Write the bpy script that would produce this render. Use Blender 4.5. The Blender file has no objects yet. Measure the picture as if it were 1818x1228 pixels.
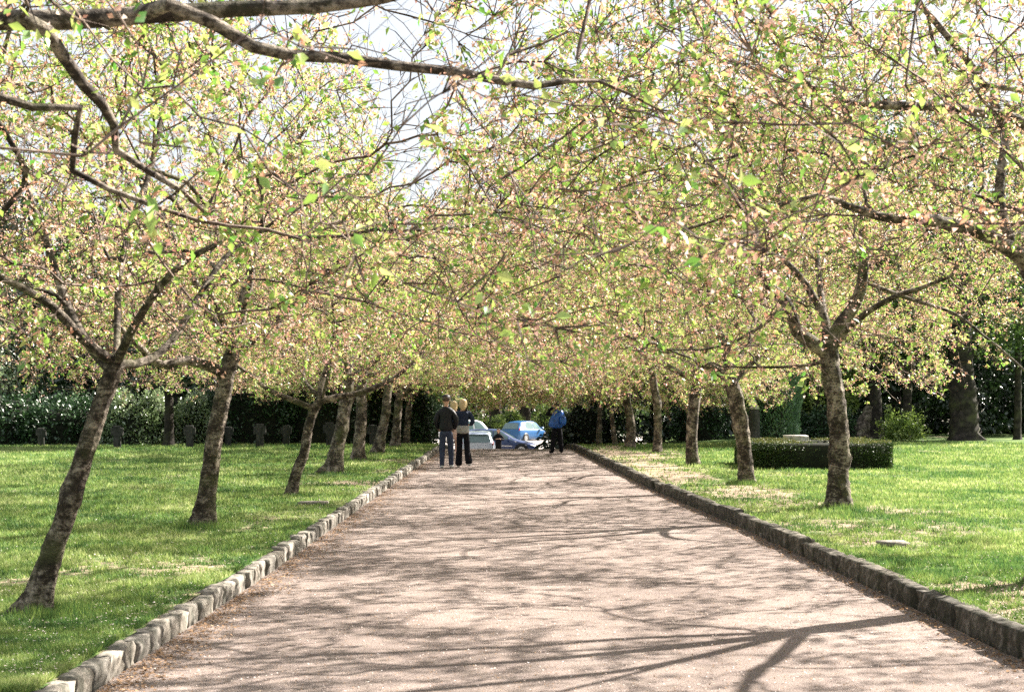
import bpy, math, random
import numpy as np
from mathutils import Vector, noise as mnoise

# ------------------------------------------------------------------ camera, light
F = 2525.0                      # focal length in photo pixels (50 mm on 36 mm film)
VX, VY, EYE = 912.0, 705.0, 1.73
scene = bpy.context.scene
C = scene.collection
cam_d = bpy.data.cameras.new("camera")
cam = bpy.data.objects.new("camera", cam_d); C.objects.link(cam)
cam.location = (0, 0, EYE); cam.rotation_euler = (math.radians(90), 0, 0)
cam_d.sensor_width = 36.0; cam_d.lens = 50.0
cam_d.shift_y = 91.0 / 1818.0; cam_d.shift_x = -3.0 / 1818.0
cam_d.clip_start = 0.1; cam_d.clip_end = 4000
cam_d.dof.use_dof = True; cam_d.dof.focus_distance = 22.0; cam_d.dof.aperture_fstop = 8.0
scene.camera = cam

SUN_EL = math.radians(39)
SUN_AZ = Vector((0.84, 0.545, 0)).normalized()
sun_to = Vector((SUN_AZ.x*math.cos(SUN_EL), SUN_AZ.y*math.cos(SUN_EL), math.sin(SUN_EL)))
w = bpy.data.worlds.new("World"); scene.world = w; w.use_nodes = True
nt = w.node_tree; nt.nodes.clear()
sky = nt.nodes.new("ShaderNodeTexSky"); sky.sky_type = 'NISHITA'; sky.sun_disc = False
sky.sun_elevation = SUN_EL; sky.sun_rotation = math.atan2(SUN_AZ.x, SUN_AZ.y)
sky.air_density = 1.0; sky.dust_density = 4.0; sky.ozone_density = 1.0
bg = nt.nodes.new("ShaderNodeBackground"); bg.inputs[1].default_value = 0.05
wo = nt.nodes.new("ShaderNodeOutputWorld")
# thin white veil of high cloud, uneven, over the whole sky
tc_ = nt.nodes.new("ShaderNodeTexCoord"); nz_ = nt.nodes.new("ShaderNodeTexNoise"); nz_.inputs['Scale'].default_value = 2.2
nz_.inputs['Detail'].default_value = 6; nz_.inputs['Roughness'].default_value = .6
rp_ = nt.nodes.new("ShaderNodeValToRGB"); rp_.color_ramp.elements[0].position = .3; rp_.color_ramp.elements[0].color = (.5, .5, .5, 1)
rp_.color_ramp.elements[1].position = .7; rp_.color_ramp.elements[1].color = (.85, .85, .85, 1)
mx_ = nt.nodes.new("ShaderNodeMix"); mx_.data_type = 'RGBA'; mx_.inputs[7].default_value = (4.7, 4.85, 5.0, 1)
nt.links.new(tc_.outputs['Generated'], nz_.inputs['Vector']); nt.links.new(nz_.outputs[0], rp_.inputs[0]); nt.links.new(rp_.outputs[0], mx_.inputs[0])
nt.links.new(sky.outputs[0], mx_.inputs[6]); nt.links.new(mx_.outputs[2], bg.inputs[0]); nt.links.new(bg.outputs[0], wo.inputs[0])
sl = bpy.data.lights.new("sun", 'SUN'); sl.energy = 5.0; sl.angle = math.radians(0.53); sl.color = (1.0, 0.93, 0.84)
so = bpy.data.objects.new("sun", sl); C.objects.link(so); so.location = (20, 10, 30)
so.rotation_euler = (-sun_to).to_track_quat('-Z', 'Y').to_euler()
scene.view_settings.view_transform = 'Standard'; scene.view_settings.look = 'None'
scene.view_settings.gamma = 1.0; scene.view_settings.exposure = 2.25
scene.view_settings.use_curve_mapping = False
cy = scene.cycles
cy.max_bounces = 6; cy.diffuse_bounces = 3; cy.glossy_bounces = 2; cy.transmission_bounces = 4
cy.transparent_max_bounces = 4; cy.use_denoising = False
cy.caustics_reflective = False; cy.caustics_refractive = False

rng = np.random.default_rng(11)
random.seed(7)

def P(px, py, d):
    return np.array(((px-VX)/F*d, d, EYE-(py-VY)/F*d))

def sstep(a, b, x):
    t = np.clip((x-a)/(b-a), 0, 1); return t*t*(3-2*t)

DROP = 1.5
def drop(d):
    return -DROP*sstep(46.0, 74.0, d)
KR = ([2.0, 8.7, 10.1, 12.7, 18.2, 27.3, 44.0, 48.0, 58.0], [3.36, 3.36, 3.32, 3.25, 3.05, 2.58, 2.08, 1.95, 1.9])
KL = ([2.0, 8.7, 14.3, 19.8, 41.7, 48.0, 58.0], [-2.50, -2.47, -2.40, -2.40, -2.38, -2.40, -2.5])
def kerb_r(d): return np.interp(d, KR[0], KR[1])
def kerb_l(d): return np.interp(d, KL[0], KL[1])

# ------------------------------------------------------------------ numpy noise
_perm = np.random.default_rng(3).random((64, 64))
def vnoise(x, y):
    xi = np.floor(x).astype(int); yi = np.floor(y).astype(int); fx = x-xi; fy = y-yi
    fx = fx*fx*(3-2*fx); fy = fy*fy*(3-2*fy)
    a = _perm[xi % 64, yi % 64]; b = _perm[(xi+1) % 64, yi % 64]
    c = _perm[xi % 64, (yi+1) % 64]; d = _perm[(xi+1) % 64, (yi+1) % 64]
    return (a*(1-fx)+b*fx)*(1-fy)+(c*(1-fx)+d*fx)*fy
def fbm(x, y, o=4):
    s = 0; a = .5; t = 0
    for i in range(o):
        s = s+a*vnoise(x*2**i+i*17.3, y*2**i+i*9.1); t += a; a *= .5
    return s/t

# ------------------------------------------------------------------ materials
def newmat(name):
    m = bpy.data.materials.new(name); m.use_nodes = True
    n = m.node_tree; n.nodes.clear()
    out = n.nodes.new("ShaderNodeOutputMaterial")
    return m, n, out
def node(n, t, **kw):
    o = n.nodes.new(t)
    for k, v in kw.items(): setattr(o, k, v)
    return o
def ramp(n, fac, stops, interp='LINEAR'):
    r = n.nodes.new("ShaderNodeValToRGB"); cr = r.color_ramp; cr.interpolation = interp
    while len(cr.elements) < len(stops): cr.elements.new(0.5)
    for e, (p, c) in zip(cr.elements, stops):
        e.position = p; e.color = (c[0], c[1], c[2], 1)
    n.links.new(fac, r.inputs[0]); return r.outputs[0]
def coords(n, scale=(1, 1, 1)):
    g = n.nodes.new("ShaderNodeNewGeometry"); mp = n.nodes.new("ShaderNodeMapping")
    mp.inputs['Scale'].default_value = scale
    n.links.new(g.outputs['Position'], mp.inputs[0]); return mp.outputs[0]
def noise_t(n, vec, scale, detail=4, rough=.55):
    t = n.nodes.new("ShaderNodeTexNoise"); t.inputs['Scale'].default_value = scale
    t.inputs['Detail'].default_value = detail; t.inputs['Roughness'].default_value = rough
    n.links.new(vec, t.inputs['Vector']); return t.outputs['Fac']
def mixc(n, fac, a, b, mode='MIX'):
    m = n.nodes.new("ShaderNodeMix"); m.data_type = 'RGBA'; m.blend_type = mode
    for s, v in ((m.inputs[0], fac), (m.inputs[6], a), (m.inputs[7], b)):
        if isinstance(v, (int, float)): s.default_value = v
        elif isinstance(v, tuple): s.default_value = (v[0], v[1], v[2], 1)
        else: n.links.new(v, s)
    return m.outputs[2]
def bump(n, h, strength, dist):
    b = n.nodes.new("ShaderNodeBump"); b.inputs['Strength'].default_value = strength
    b.inputs['Distance'].default_value = dist; n.links.new(h, b.inputs['Height']); return b.outputs[0]
def principled(n, out, col, rough=.8, nrm=None, spec=.3, metal=0, coat=0):
    p = n.nodes.new("ShaderNodeBsdfPrincipled")
    if isinstance(col, tuple): p.inputs['Base Color'].default_value = (*col, 1)
    else: n.links.new(col, p.inputs['Base Color'])
    p.inputs['Roughness'].default_value = rough; p.inputs['Specular IOR Level'].default_value = spec
    p.inputs['Metallic'].default_value = metal; p.inputs['Coat Weight'].default_value = coat
    if nrm is not None: n.links.new(nrm, p.inputs['Normal'])
    n.links.new(p.outputs[0], out.inputs[0]); return p

def leaf_mat(name, stops, trans=.45, gloss=.06, rough=.4, tscale=1.08):
    m, n, out = newmat(name)
    at = node(n, "ShaderNodeAttribute", attribute_name="tint")
    col = ramp(n, at.outputs['Fac'], stops)
    d = n.nodes.new("ShaderNodeBsdfDiffuse"); n.links.new(col, d.inputs[0])
    t = n.nodes.new("ShaderNodeBsdfTranslucent")
    tc = mixc(n, 1.0, col, (tscale*.97, tscale, tscale*.85), 'MULTIPLY'); n.links.new(tc, t.inputs[0])
    mx = n.nodes.new("ShaderNodeMixShader"); mx.inputs[0].default_value = trans
    n.links.new(d.outputs[0], mx.inputs[1]); n.links.new(t.outputs[0], mx.inputs[2])
    last = mx.outputs[0]
    if gloss > 0:
        g = n.nodes.new("ShaderNodeBsdfGlossy"); g.inputs['Roughness'].default_value = rough
        g.inputs[0].default_value = (1, 1, 1, 1)
        m2 = n.nodes.new("ShaderNodeMixShader"); m2.inputs[0].default_value = gloss
        n.links.new(last, m2.inputs[1]); n.links.new(g.outputs[0], m2.inputs[2]); last = m2.outputs[0]
    n.links.new(last, out.inputs[0]); return m

M = {}
M['leaf'] = leaf_mat("cherry_leaf", [(0, (.60, .27, .19)), (.30, (.78, .50, .38)), (.36, (.54, .56, .21)),
                                     (.7, (.31, .47, .09)), (1, (.085, .24, .04))], .42, .05)
M['blossom'] = leaf_mat("cherry_blossom", [(0, (.66, .33, .29)), (.5, (.82, .53, .50)), (1, (.92, .76, .75))], .4, 0)
M['petal'] = leaf_mat("fallen_petal", [(0, (.70, .55, .48)), (1, (.85, .78, .76))], .3, 0)
M['litter'] = leaf_mat("dry_litter", [(0, (.16, .10, .06)), (1, (.42, .28, .18))], .15, 0)
M['grass'] = leaf_mat("grass_blade", [(0, (.035, .10, .040)), (.4, (.115, .205, .055)), (.7, (.27, .345, .10)), (1, (.52, .53, .28))], .4, .015, .6)
M['ever'] = leaf_mat("evergreen_leaf", [(0, (.008, .02, .008)), (.6, (.02, .045, .015)), (1, (.05, .10, .03))], .15, .07, .35, 1)
M['rhodo'] = leaf_mat("rhododendron_leaf", [(0, (.015, .04, .015)), (.6, (.04, .09, .03)), (1, (.10, .18, .07))], .15, .05, .4, 1)
M['pale'] = leaf_mat("pale_shrub_leaf", [(0, (.10, .17, .07)), (.5, (.28, .36, .19)), (1, (.55, .60, .42))], .35, .1, .35, 1)
M['wood_leaf'] = leaf_mat("woodland_leaf", [(0, (.02, .05, .012)), (.5, (.06, .11, .025)), (1, (.20, .27, .06))], .4, .05, .4, 1)
M['spring'] = leaf_mat("spring_leaf", [(0, (.07, .13, .03)), (.5, (.22, .30, .07)), (1, (.42, .46, .16))], .5, .04, .4, 1.1)
M['yew'] = leaf_mat("yew_needle", [(0, (.04, .09, .05)), (.6, (.10, .19, .10)), (1, (.22, .33, .16))], .15, .06, .4, 1)
M['box'] = leaf_mat("box_leaf", [(0, (.02, .045, .01)), (.6, (.05, .09, .02)), (1, (.22, .20, .07))], .2, .035, .45, 1)
M['flower'] = leaf_mat("white_flower", [(0, (.7, .68, .66)), (1, (.85, .84, .82))], .3, 0)

def bark_mat(name, dark, mid, pale, band=1.0, moss=True):
    m, n, out = newmat(name)
    v2 = coords(n); wn = n.nodes.new("ShaderNodeTexNoise"); wn.inputs['Scale'].default_value = 4.0; n.links.new(v2, wn.inputs['Vector'])
    wv = n.nodes.new("ShaderNodeMix"); wv.data_type = 'VECTOR'; wv.inputs[0].default_value = .10; n.links.new(v2, wv.inputs[4]); n.links.new(wn.outputs['Color'], wv.inputs[5])
    mp = n.nodes.new("ShaderNodeMapping"); mp.inputs['Scale'].default_value = (11, 11, 48); n.links.new(wv.outputs[1], mp.inputs[0])
    a = noise_t(n, mp.outputs[0], 1.0, 5, .7); b = noise_t(n, v2, 6.0, 6, .65); c = noise_t(n, v2, 32, 5, .7)
    ma = node(n, "ShaderNodeMath", operation='MULTIPLY_ADD'); n.links.new(a, ma.inputs[0]); ma.inputs[1].default_value = .30*band
    mb = node(n, "ShaderNodeMath", operation='MULTIPLY'); n.links.new(b, mb.inputs[0]); mb.inputs[1].default_value = .55
    n.links.new(mb.outputs[0], ma.inputs[2])
    mc = node(n, "ShaderNodeMath", operation='MULTIPLY_ADD'); n.links.new(c, mc.inputs[0]); mc.inputs[1].default_value = .35
    n.links.new(ma.outputs[0], mc.inputs[2])
    col = ramp(n, mc.outputs[0], [(.46, dark), (.58, mid), (.70, pale), (.85, tuple(x*1.15 for x in pale))])
    if moss:
        ms = noise_t(n, v2, 2.3, 4, .6)
        f = ramp(n, ms, [(.52, (0, 0, 0)), (.68, (.55, .55, .55))])
        col = mixc(n, f, col, (.10, .11, .045))
    nrm = bump(n, mc.outputs[0], 1.0, .045)
    principled(n, out, col, .85, nrm, .2); return m
M['bark'] = bark_mat("cherry_bark", (.012, .010, .008), (.050, .039, .030), (.33, .28, .225))
M['twig'] = bark_mat("cherry_twig_bark", (.05, .037, .03), (.20, .15, .12), (.44, .36, .30), .6, False)
M['darkbark'] = bark_mat("woodland_bark", (.02, .017, .014), (.06, .05, .042), (.14, .12, .10), .3)

def path_mat():
    m, n, out = newmat("compacted_gravel")
    v = coords(n); vs = coords(n, (1, .55, 1))
    big = noise_t(n, vs, .55, 5, .6); mid = noise_t(n, v, 6, 5, .65); fine = noise_t(n, v, 70, 3, .7); grit = noise_t(n, v, 260, 2, .6)
    c = ramp(n, big, [(.34, (.185, .150, .137)), (.52, (.265, .218, .198)), (.68, (.34, .285, .262))])
    c = mixc(n, ramp(n, mid, [(.38, (.7,)*3), (.6, (0, 0, 0))]), c, (.215, .178, .155))
    sp = ramp(n, fine, [(.40, (.55, .5, .48)), (.52, (1, 1, 1)), (.68, (1.0, 1.0, 1.0))])
    c = mixc(n, .75, c, mixc(n, 1.0, c, sp, 'MULTIPLY'))
    g = ramp(n, grit, [(.35, (.6, .6, .6)), (.5, (1, 1, 1)), (.7, (1.3, 1.28, 1.25))])
    c = mixc(n, .7, c, mixc(n, 1.0, c, g, 'MULTIPLY'))
    add = node(n, "ShaderNodeMath", operation='ADD'); n.links.new(fine, add.inputs[0]); n.links.new(grit, add.inputs[1])
    add2 = node(n, "ShaderNodeMath", operation='ADD'); n.links.new(add.outputs[0], add2.inputs[0]); n.links.new(mid, add2.inputs[1])
    principled(n, out, c, .95, bump(n, add2.outputs[0], .6, .012), .1); return m
M['path'] = path_mat()

def lawn_mat():
    m, n, out = newmat("lawn_soil_and_turf")
    v = coords(n)
    at = node(n, "ShaderNodeAttribute", attribute_name="bare")
    a = noise_t(n, v, 9, 5, .7); f = noise_t(n, v, 55, 4, .7); b = noise_t(n, v, 1.3, 4, .6)
    green = ramp(n, b, [(.3, (.05, .10, .033)), (.55, (.10, .155, .045)), (.75, (.19, .235, .08))])
    green = mixc(n, .6, green, mixc(n, 1.0, green, ramp(n, f, [(.3, (.45,)*3), (.6, (1.2,)*3)]), 'MULTIPLY'))
    soil = ramp(n, f, [(.3, (.17, .125, .085)), (.55, (.32, .25, .18)), (.75, (.44, .36, .28))])
    ad = node(n, "ShaderNodeMath", operation='MULTIPLY_ADD'); n.links.new(a, ad.inputs[0]); ad.inputs[1].default_value = .9
    n.links.new(at.outputs['Fac'], ad.inputs[2])
    fac = ramp(n, ad.outputs[0], [(.82, (0, 0, 0)), (1.0, (1, 1, 1))])
    principled(n, out, mixc(n, fac, green, soil), .95, bump(n, f, .7, .02), .1); return m
M['lawn'] = lawn_mat()

def simple_noise(name, c0, c1, scale, rough=.85, bmp=.4, dist=.01, spec=.25, stops=(.35, .65)):
    m, n, out = newmat(name); v = coords(n)
    a = noise_t(n, v, scale, 6, .65)
    principled(n, out, ramp(n, a, [(stops[0], c0), (stops[1], c1)]), rough, bump(n, a, bmp, dist), spec); return m
M['floor'] = simple_noise("woodland_floor", (.025, .022, .014), (.07, .06, .035), 3)
M['park'] = simple_noise("pale_car_park_gravel", (.36, .32, .29), (.48, .44, .40), 12)
def stone_mat(name, dark, mid, pale, stain):
    m, n, out = newmat(name); v = coords(n); vv = coords(n, (9, 9, 1.5))
    a = noise_t(n, v, 14, 6, .7); s = noise_t(n, vv, 1.0, 4, .6); g = noise_t(n, v, 120, 3, .6)
    c = ramp(n, a, [(.3, dark), (.5, mid), (.7, pale)])
    c = mixc(n, ramp(n, s, [(.48, (0, 0, 0)), (.62, (.75,)*3)]), c, stain)
    oi = n.nodes.new("ShaderNodeObjectInfo")
    c = mixc(n, 1.0, c, ramp(n, oi.outputs['Random'], [(0, (.78, .78, .78)), (1, (1.12, 1.1, 1.06))]), 'MULTIPLY')
    c = mixc(n, .6, c, mixc(n, 1.0, c, ramp(n, g, [(.35, (.7,)*3), (.6, (1.1,)*3)]), 'MULTIPLY'))
    principled(n, out, c, .9, bump(n, a, .7, .015), .2); return m
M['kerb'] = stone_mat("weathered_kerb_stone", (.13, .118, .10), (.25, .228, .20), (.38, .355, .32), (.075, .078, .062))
M['kerb2'] = stone_mat("shade_darkened_kerb_stone", (.04, .036, .026), (.09, .08, .065), (.30, .27, .235), (.028, .03, .018))  # stone tone darkened overall to imitate the shade on the right kerb
M['cross'] = stone_mat("dark_grave_stone", (.025, .025, .024), (.05, .049, .046), (.10, .097, .09), (.02, .024, .018))
M['core'] = simple_noise("painted_inner_shade", (.006, .008, .005), (.02, .022, .012), 8, .95)  # near-black fill: the shade inside foliage put into the colour

def plain(name, col, rough=.6, spec=.4, metal=0, coat=0, var=.25, scale=25):
    m, n, out = newmat(name); v = coords(n)
    a = noise_t(n, v, scale, 4, .6)
    c = ramp(n, a, [(.35, tuple(x*(1-var) for x in col)), (.65, tuple(min(1, x*(1+var)) for x in col))])
    principled(n, out, c, rough, bump(n, a, .3, .004) if rough > .5 else None, spec, metal, coat); return m
M['skin'] = plain("skin", (.5, .3, .22), .55, .4, var=.05)
M['black'] = plain("black_cloth", (.007, .007, .010), .85, .15)
M['jacket'] = plain("black_leather_jacket", (.006, .007, .010), .5, .25)
M['denim'] = plain("dark_denim", (.012, .022, .05), .75, .3)
M['jeans'] = plain("slate_jeans", (.03, .04, .07), .85, .2)
M['shirt'] = plain("grey_shirt", (.33, .33, .31), .85, .2)
M['shoe'] = plain("pale_trainers", (.6, .6, .58), .6, .3, var=.1)
M['blond'] = plain("blonde_hair", (.55, .42, .24), .5, .5, var=.3, scale=60)
M['brown'] = plain("dark_hair", (.05, .035, .025), .5, .5, scale=60)
M['pink'] = plain("pale_pink_coat", (.55, .38, .33), .8, .2)
M['cap'] = plain("black_cap", (.006, .007, .010), .6, .4)
M['blue'] = plain("bright_blue_nylon", (.012, .10, .42), .35, .6, var=.35, scale=9)
M['woolhat'] = plain("grey_knit_hat", (.09, .10, .10), .9, .1, scale=90)
M['tyre'] = plain("tyre_rubber", (.02, .02, .02), .85, .2)
M['rim'] = plain("alloy_rim", (.5, .5, .5), .35, .6, .6, var=.05)
M['glass'] = plain("tinted_car_glass", (.09, .15, .15), .06, .8, var=.1, scale=2)
M['chrome'] = plain("bright_trim", (.7, .7, .7), .2, .7, .8, var=.05)
M['dtrim'] = plain("black_trim", (.015, .015, .015), .5, .4)
M['tail'] = plain("red_tail_lamp", (.55, .02, .03), .2, .7, var=.05)
M['lamp'] = plain("clear_headlamp", (.75, .75, .75), .12, .8, var=.05)
M['plate'] = plain("number_plate", (.75, .75, .72), .4, .5, var=.02)
M['p_silver'] = plain("silver_blue_paint", (.40, .45, .54), .32, .6, .35, .8, .03, 3)
M['p_navy'] = plain("dark_blue_paint", (.012, .03, .10), .35, .5, 0, .3, .03, 3)
M['p_blue'] = plain("mid_blue_paint", (.006, .075, .21), .38, .4, 0, .25, .03, 3)
M['p_white'] = plain("white_paint", (.75, .75, .75), .3, .6, 0, .8, .02, 3)

# ------------------------------------------------------------------ object helpers
def tag(o, label=None, cat=None, group=None, kind=None):
    if label: o['label'] = label
    if cat: o['category'] = cat
    if group: o['group'] = group
    if kind: o['kind'] = kind
    return o
def empty(name, loc=(0, 0, 0), rz=0):
    o = bpy.data.objects.new(name, None); C.objects.link(o); o.location = loc; o.rotation_euler = (0, 0, rz)
    o.empty_display_size = .2; return o
def link(name, me, mat=None, parent=None):
    o = bpy.data.objects.new(name, me); C.objects.link(o)
    if mat is not None and not me.materials: me.materials.append(mat)
    if parent is not None: o.parent = parent
    return o
def np_mesh(name, V, Fc, tint=None, smooth=False, attr="tint", dom='FACE'):
    """V (n,3) floats, Fc (m,k) ints"""
    me = bpy.data.meshes.new(name); V = np.asarray(V, np.float32); Fc = np.asarray(Fc, np.int32)
    m, k = Fc.shape
    me.vertices.add(len(V)); me.vertices.foreach_set("co", V.ravel())
    me.loops.add(m*k); me.loops.foreach_set("vertex_index", Fc.ravel())
    me.polygons.add(m); me.polygons.foreach_set("loop_start", np.arange(0, m*k, k, dtype=np.int32))
    me.polygons.foreach_set("loop_total", np.full(m, k, np.int32))
    if smooth: me.polygons.foreach_set("use_smooth", np.ones(m, bool))
    me.update(calc_edges=True)
    if tint is not None:
        a = me.attributes.new(attr, 'FLOAT', dom); a.data.foreach_set("value", np.asarray(tint, np.float32))
    return me
def unit(v):
    return v/np.maximum(np.linalg.norm(v, axis=-1, keepdims=True), 1e-9)
def rand_dir(n, r=rng):
    return unit(r.normal(size=(n, 3)))

def leaves(name, pos, dirs, size, tint, nrm_up=.5, wid=.42, fold=.25, r=rng, one=False):
    """one folded leaf (2 triangles) for every row"""
    n = len(pos); dirs = unit(dirs)
    up = rand_dir(n, r); up[:, 2] += nrm_up
    side = unit(np.cross(dirs, up)); nr = unit(np.cross(side, dirs))
    s = size[:, None]
    base = pos; tip = pos+dirs*s; mid = pos+dirs*s*.45
    a = mid+side*s*wid*.5+nr*s*fold*.4; b = mid-side*s*wid*.5+nr*s*fold*.4
    if one:
        V = np.stack([base+side*s*wid*.25, tip, b-side*s*wid*.25], 1).reshape(-1, 3)
        return np_mesh(name, V, np.arange(n*3).reshape(-1, 3), tint)
    V = np.stack([base, a, tip, b], 1).reshape(-1, 3)
    i = np.arange(n)*4
    Fc = np.stack([np.stack([i, i+1, i+2], 1), np.stack([i, i+2, i+3], 1)], 1).reshape(-1, 3)
    return np_mesh(name, V, Fc, np.repeat(tint, 2))

def catmull(pts, step=.1):
    pts = np.asarray(pts, float); out = []
    ext = np.vstack([2*pts[0]-pts[1], pts, 2*pts[-1]-pts[-2]])
    for i in range(1, len(ext)-2):
        p0, p1, p2, p3 = ext[i-1:i+3]; L = np.linalg.norm(p2-p1); k = max(1, int(L/step))
        for t in np.linspace(0, 1, k, endpoint=False):
            out.append(.5*((2*p1)+(-p0+p2)*t+(2*p0-5*p1+4*p2-p3)*t*t+(-p0+3*p1-3*p2+p3)*t**3))
    out.append(pts[-1]); return np.array(out)

def tube_edges(A, B, ra, rb, da, db, sides):
    """prisms A->B; ring orientation da / db"""
    n = len(A); ang = np.linspace(0, 2*np.pi, sides, endpoint=False)
    ax = np.argmin(np.abs(unit(B-A)), axis=1); ref = np.eye(3)[ax]
    rings = []
    for c, rr, d in ((A, ra, da), (B, rb, db)):
        u = unit(np.cross(d, ref)); v = unit(np.cross(d, u))
        rings.append(c[:, None]+rr[:, None, None]*(np.cos(ang)[None, :, None]*u[:, None]+np.sin(ang)[None, :, None]*v[:, None]))
    V = np.concatenate(rings, 1).reshape(-1, 3)
    i = np.arange(n)[:, None]*sides*2; k = np.arange(sides)[None]; k2 = (k+1) % sides
    Fc = np.stack([i+k, i+k2, i+sides+k2, i+sides+k], 2).reshape(-1, 4)
    return V, Fc
def merge(parts):
    Vs, Fs, o = [], [], 0
    for V, Fc in parts:
        if len(V) == 0: continue
        Vs.append(V); Fs.append(Fc+o); o += len(V)
    return np.concatenate(Vs), np.concatenate(Fs)

def trunk_mesh(name, pts, radii, flare=.6, sides=22, seed=0, step=.05, lump=.1):
    c = catmull(pts, step); n = len(c)
    L = np.concatenate([[0], np.cumsum(np.linalg.norm(np.diff(c, axis=0), axis=1))])
    rr = np.interp(L/L[-1], np.linspace(0, 1, len(radii)), radii)*(.82 if sides != 16 else 1)
    t = unit(np.gradient(c, axis=0))
    ref = np.array([0, 1.0, 0]); u = unit(np.cross(ref[None], t)); v = np.cross(t, u)
    th = np.linspace(0, 2*np.pi, sides, endpoint=False)
    V = np.zeros((n, sides, 3))
    rs = np.random.default_rng(seed); ph = rs.random(3)*6.28; so = rs.random()*50
    burls = [(rs.uniform(.25, .95)*L[-1], rs.random()*6.28, rs.uniform(.12, .32), rs.uniform(.05, .11)) for _ in range(6)]
    for i in range(n):
        h = L[i]
        f = 1+1.2*flare*math.exp(-h/.17)*(1+.45*np.cos(5*th+ph[0])+.3*np.cos(3*th+ph[1]))
        f = f*(1+.06*np.cos(2*th+ph[2]+h*1.5))
        nz = np.array([mnoise.noise(Vector((math.cos(a)*1.6+so, math.sin(a)*1.6, h*4.5))) + .8*mnoise.noise(Vector((math.cos(a)*5+so, math.sin(a)*5, h*16))) for a in th])
        for (bh, bt, ba, bs) in burls:
            f = f+ba*np.exp(-((h-bh)/bs)**2)*np.exp(-(np.abs((th-bt+np.pi) % (2*np.pi)-np.pi)/.55)**2)
        r = rr[i]*f*(1+lump*nz)
        V[i] = c[i]+r[:, None]*(np.cos(th)[:, None]*u[i]+np.sin(th)[:, None]*v[i])
    i = np.arange(n-1)[:, None]*sides; k = np.arange(sides)[None]; k2 = (k+1) % sides
    Fc = np.stack([i+k, i+k2, i+sides+k2, i+sides+k], 2).reshape(-1, 4)
    V = V.reshape(-1, 3)
    me = np_mesh(name, V, Fc, smooth=True)
    return me, c, rr

# ------------------------------------------------------------------ setting: ground, path, lawns
def grid_sheet(name, xs0, xs1, ds, nx, zf, mat, bare=None):
    t = np.linspace(0, 1, nx); X = xs0[:, None]*(1-t)+xs1[:, None]*t; D = np.repeat(ds[:, None], nx, 1)
    Z = zf(X, D); V = np.stack([X, D, Z], 2).reshape(-1, 3)
    n = len(ds); i = np.arange(n-1)[:, None]*nx; k = np.arange(nx-1)[None]
    Fc = np.stack([i+k, i+k+1, i+nx+k+1, i+nx+k], 2).reshape(-1, 4)
    tint = bare(X, D).ravel() if bare is not None else None
    me = np_mesh(name, V, Fc, tint, True, "bare", 'POINT')
    o = link(name, me, mat); tag(o, kind='structure'); return o
ds = np.concatenate([[-60, -20, 0], np.arange(40, 110, 1.0), [150, 250, 500, 2500]])
wd = np.where(ds > 200, 1800., 120.)
grid_sheet('ground', -wd, wd, ds, 12, lambda X, D: drop(D)-.06, M['floor'])
ds = np.arange(-6, 60, .25)
grid_sheet('path', kerb_l(ds), kerb_r(ds), ds, 40,
           lambda X, D: drop(D)+.012*(fbm(X*1.2+9, D*1.2)-.5), M['path'])
ds = np.arange(56, 128, 1.0)
grid_sheet('car_park', ds*0-16, ds*0+16, ds, 20, lambda X, D: drop(D)-.03+.0*X, M['park'])

KH = .155
def lawn_z(X, D):
    wl = 1-sstep(4.5, 7.5, np.abs(X))*1.0
    base = KH-.018+drop(D)*wl
    return base+.05*(fbm(X*.35+3, D*.35+8)-.5)*sstep(2.8, 4.5, np.abs(X))-.0
def bare_f(X, D):
    b = fbm(X*.9+31, D*.45+5, 5)-.5
    k = np.where(X > 0, X-kerb_r(D), kerb_l(D)-X)
    edge = np.exp(-(np.maximum(k-.25, 0)/.8)**2)
    right = np.where(X > 0, .20*np.exp(-((k-.9)/1.3)**2), .04*np.exp(-((k-.7)/.8)**2))
    return np.clip(.20+b*.95+right*1.65+edge*.08, 0, 1)
ds = np.arange(-6, 62, .4)
grid_sheet('lawn_left', ds*0-34, kerb_l(ds)-.11, ds, 80, lawn_z, M['lawn'], bare_f)
grid_sheet('lawn_right', kerb_r(ds)+.12, ds*0+36, ds, 80, lawn_z, M['lawn'], bare_f)

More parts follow.
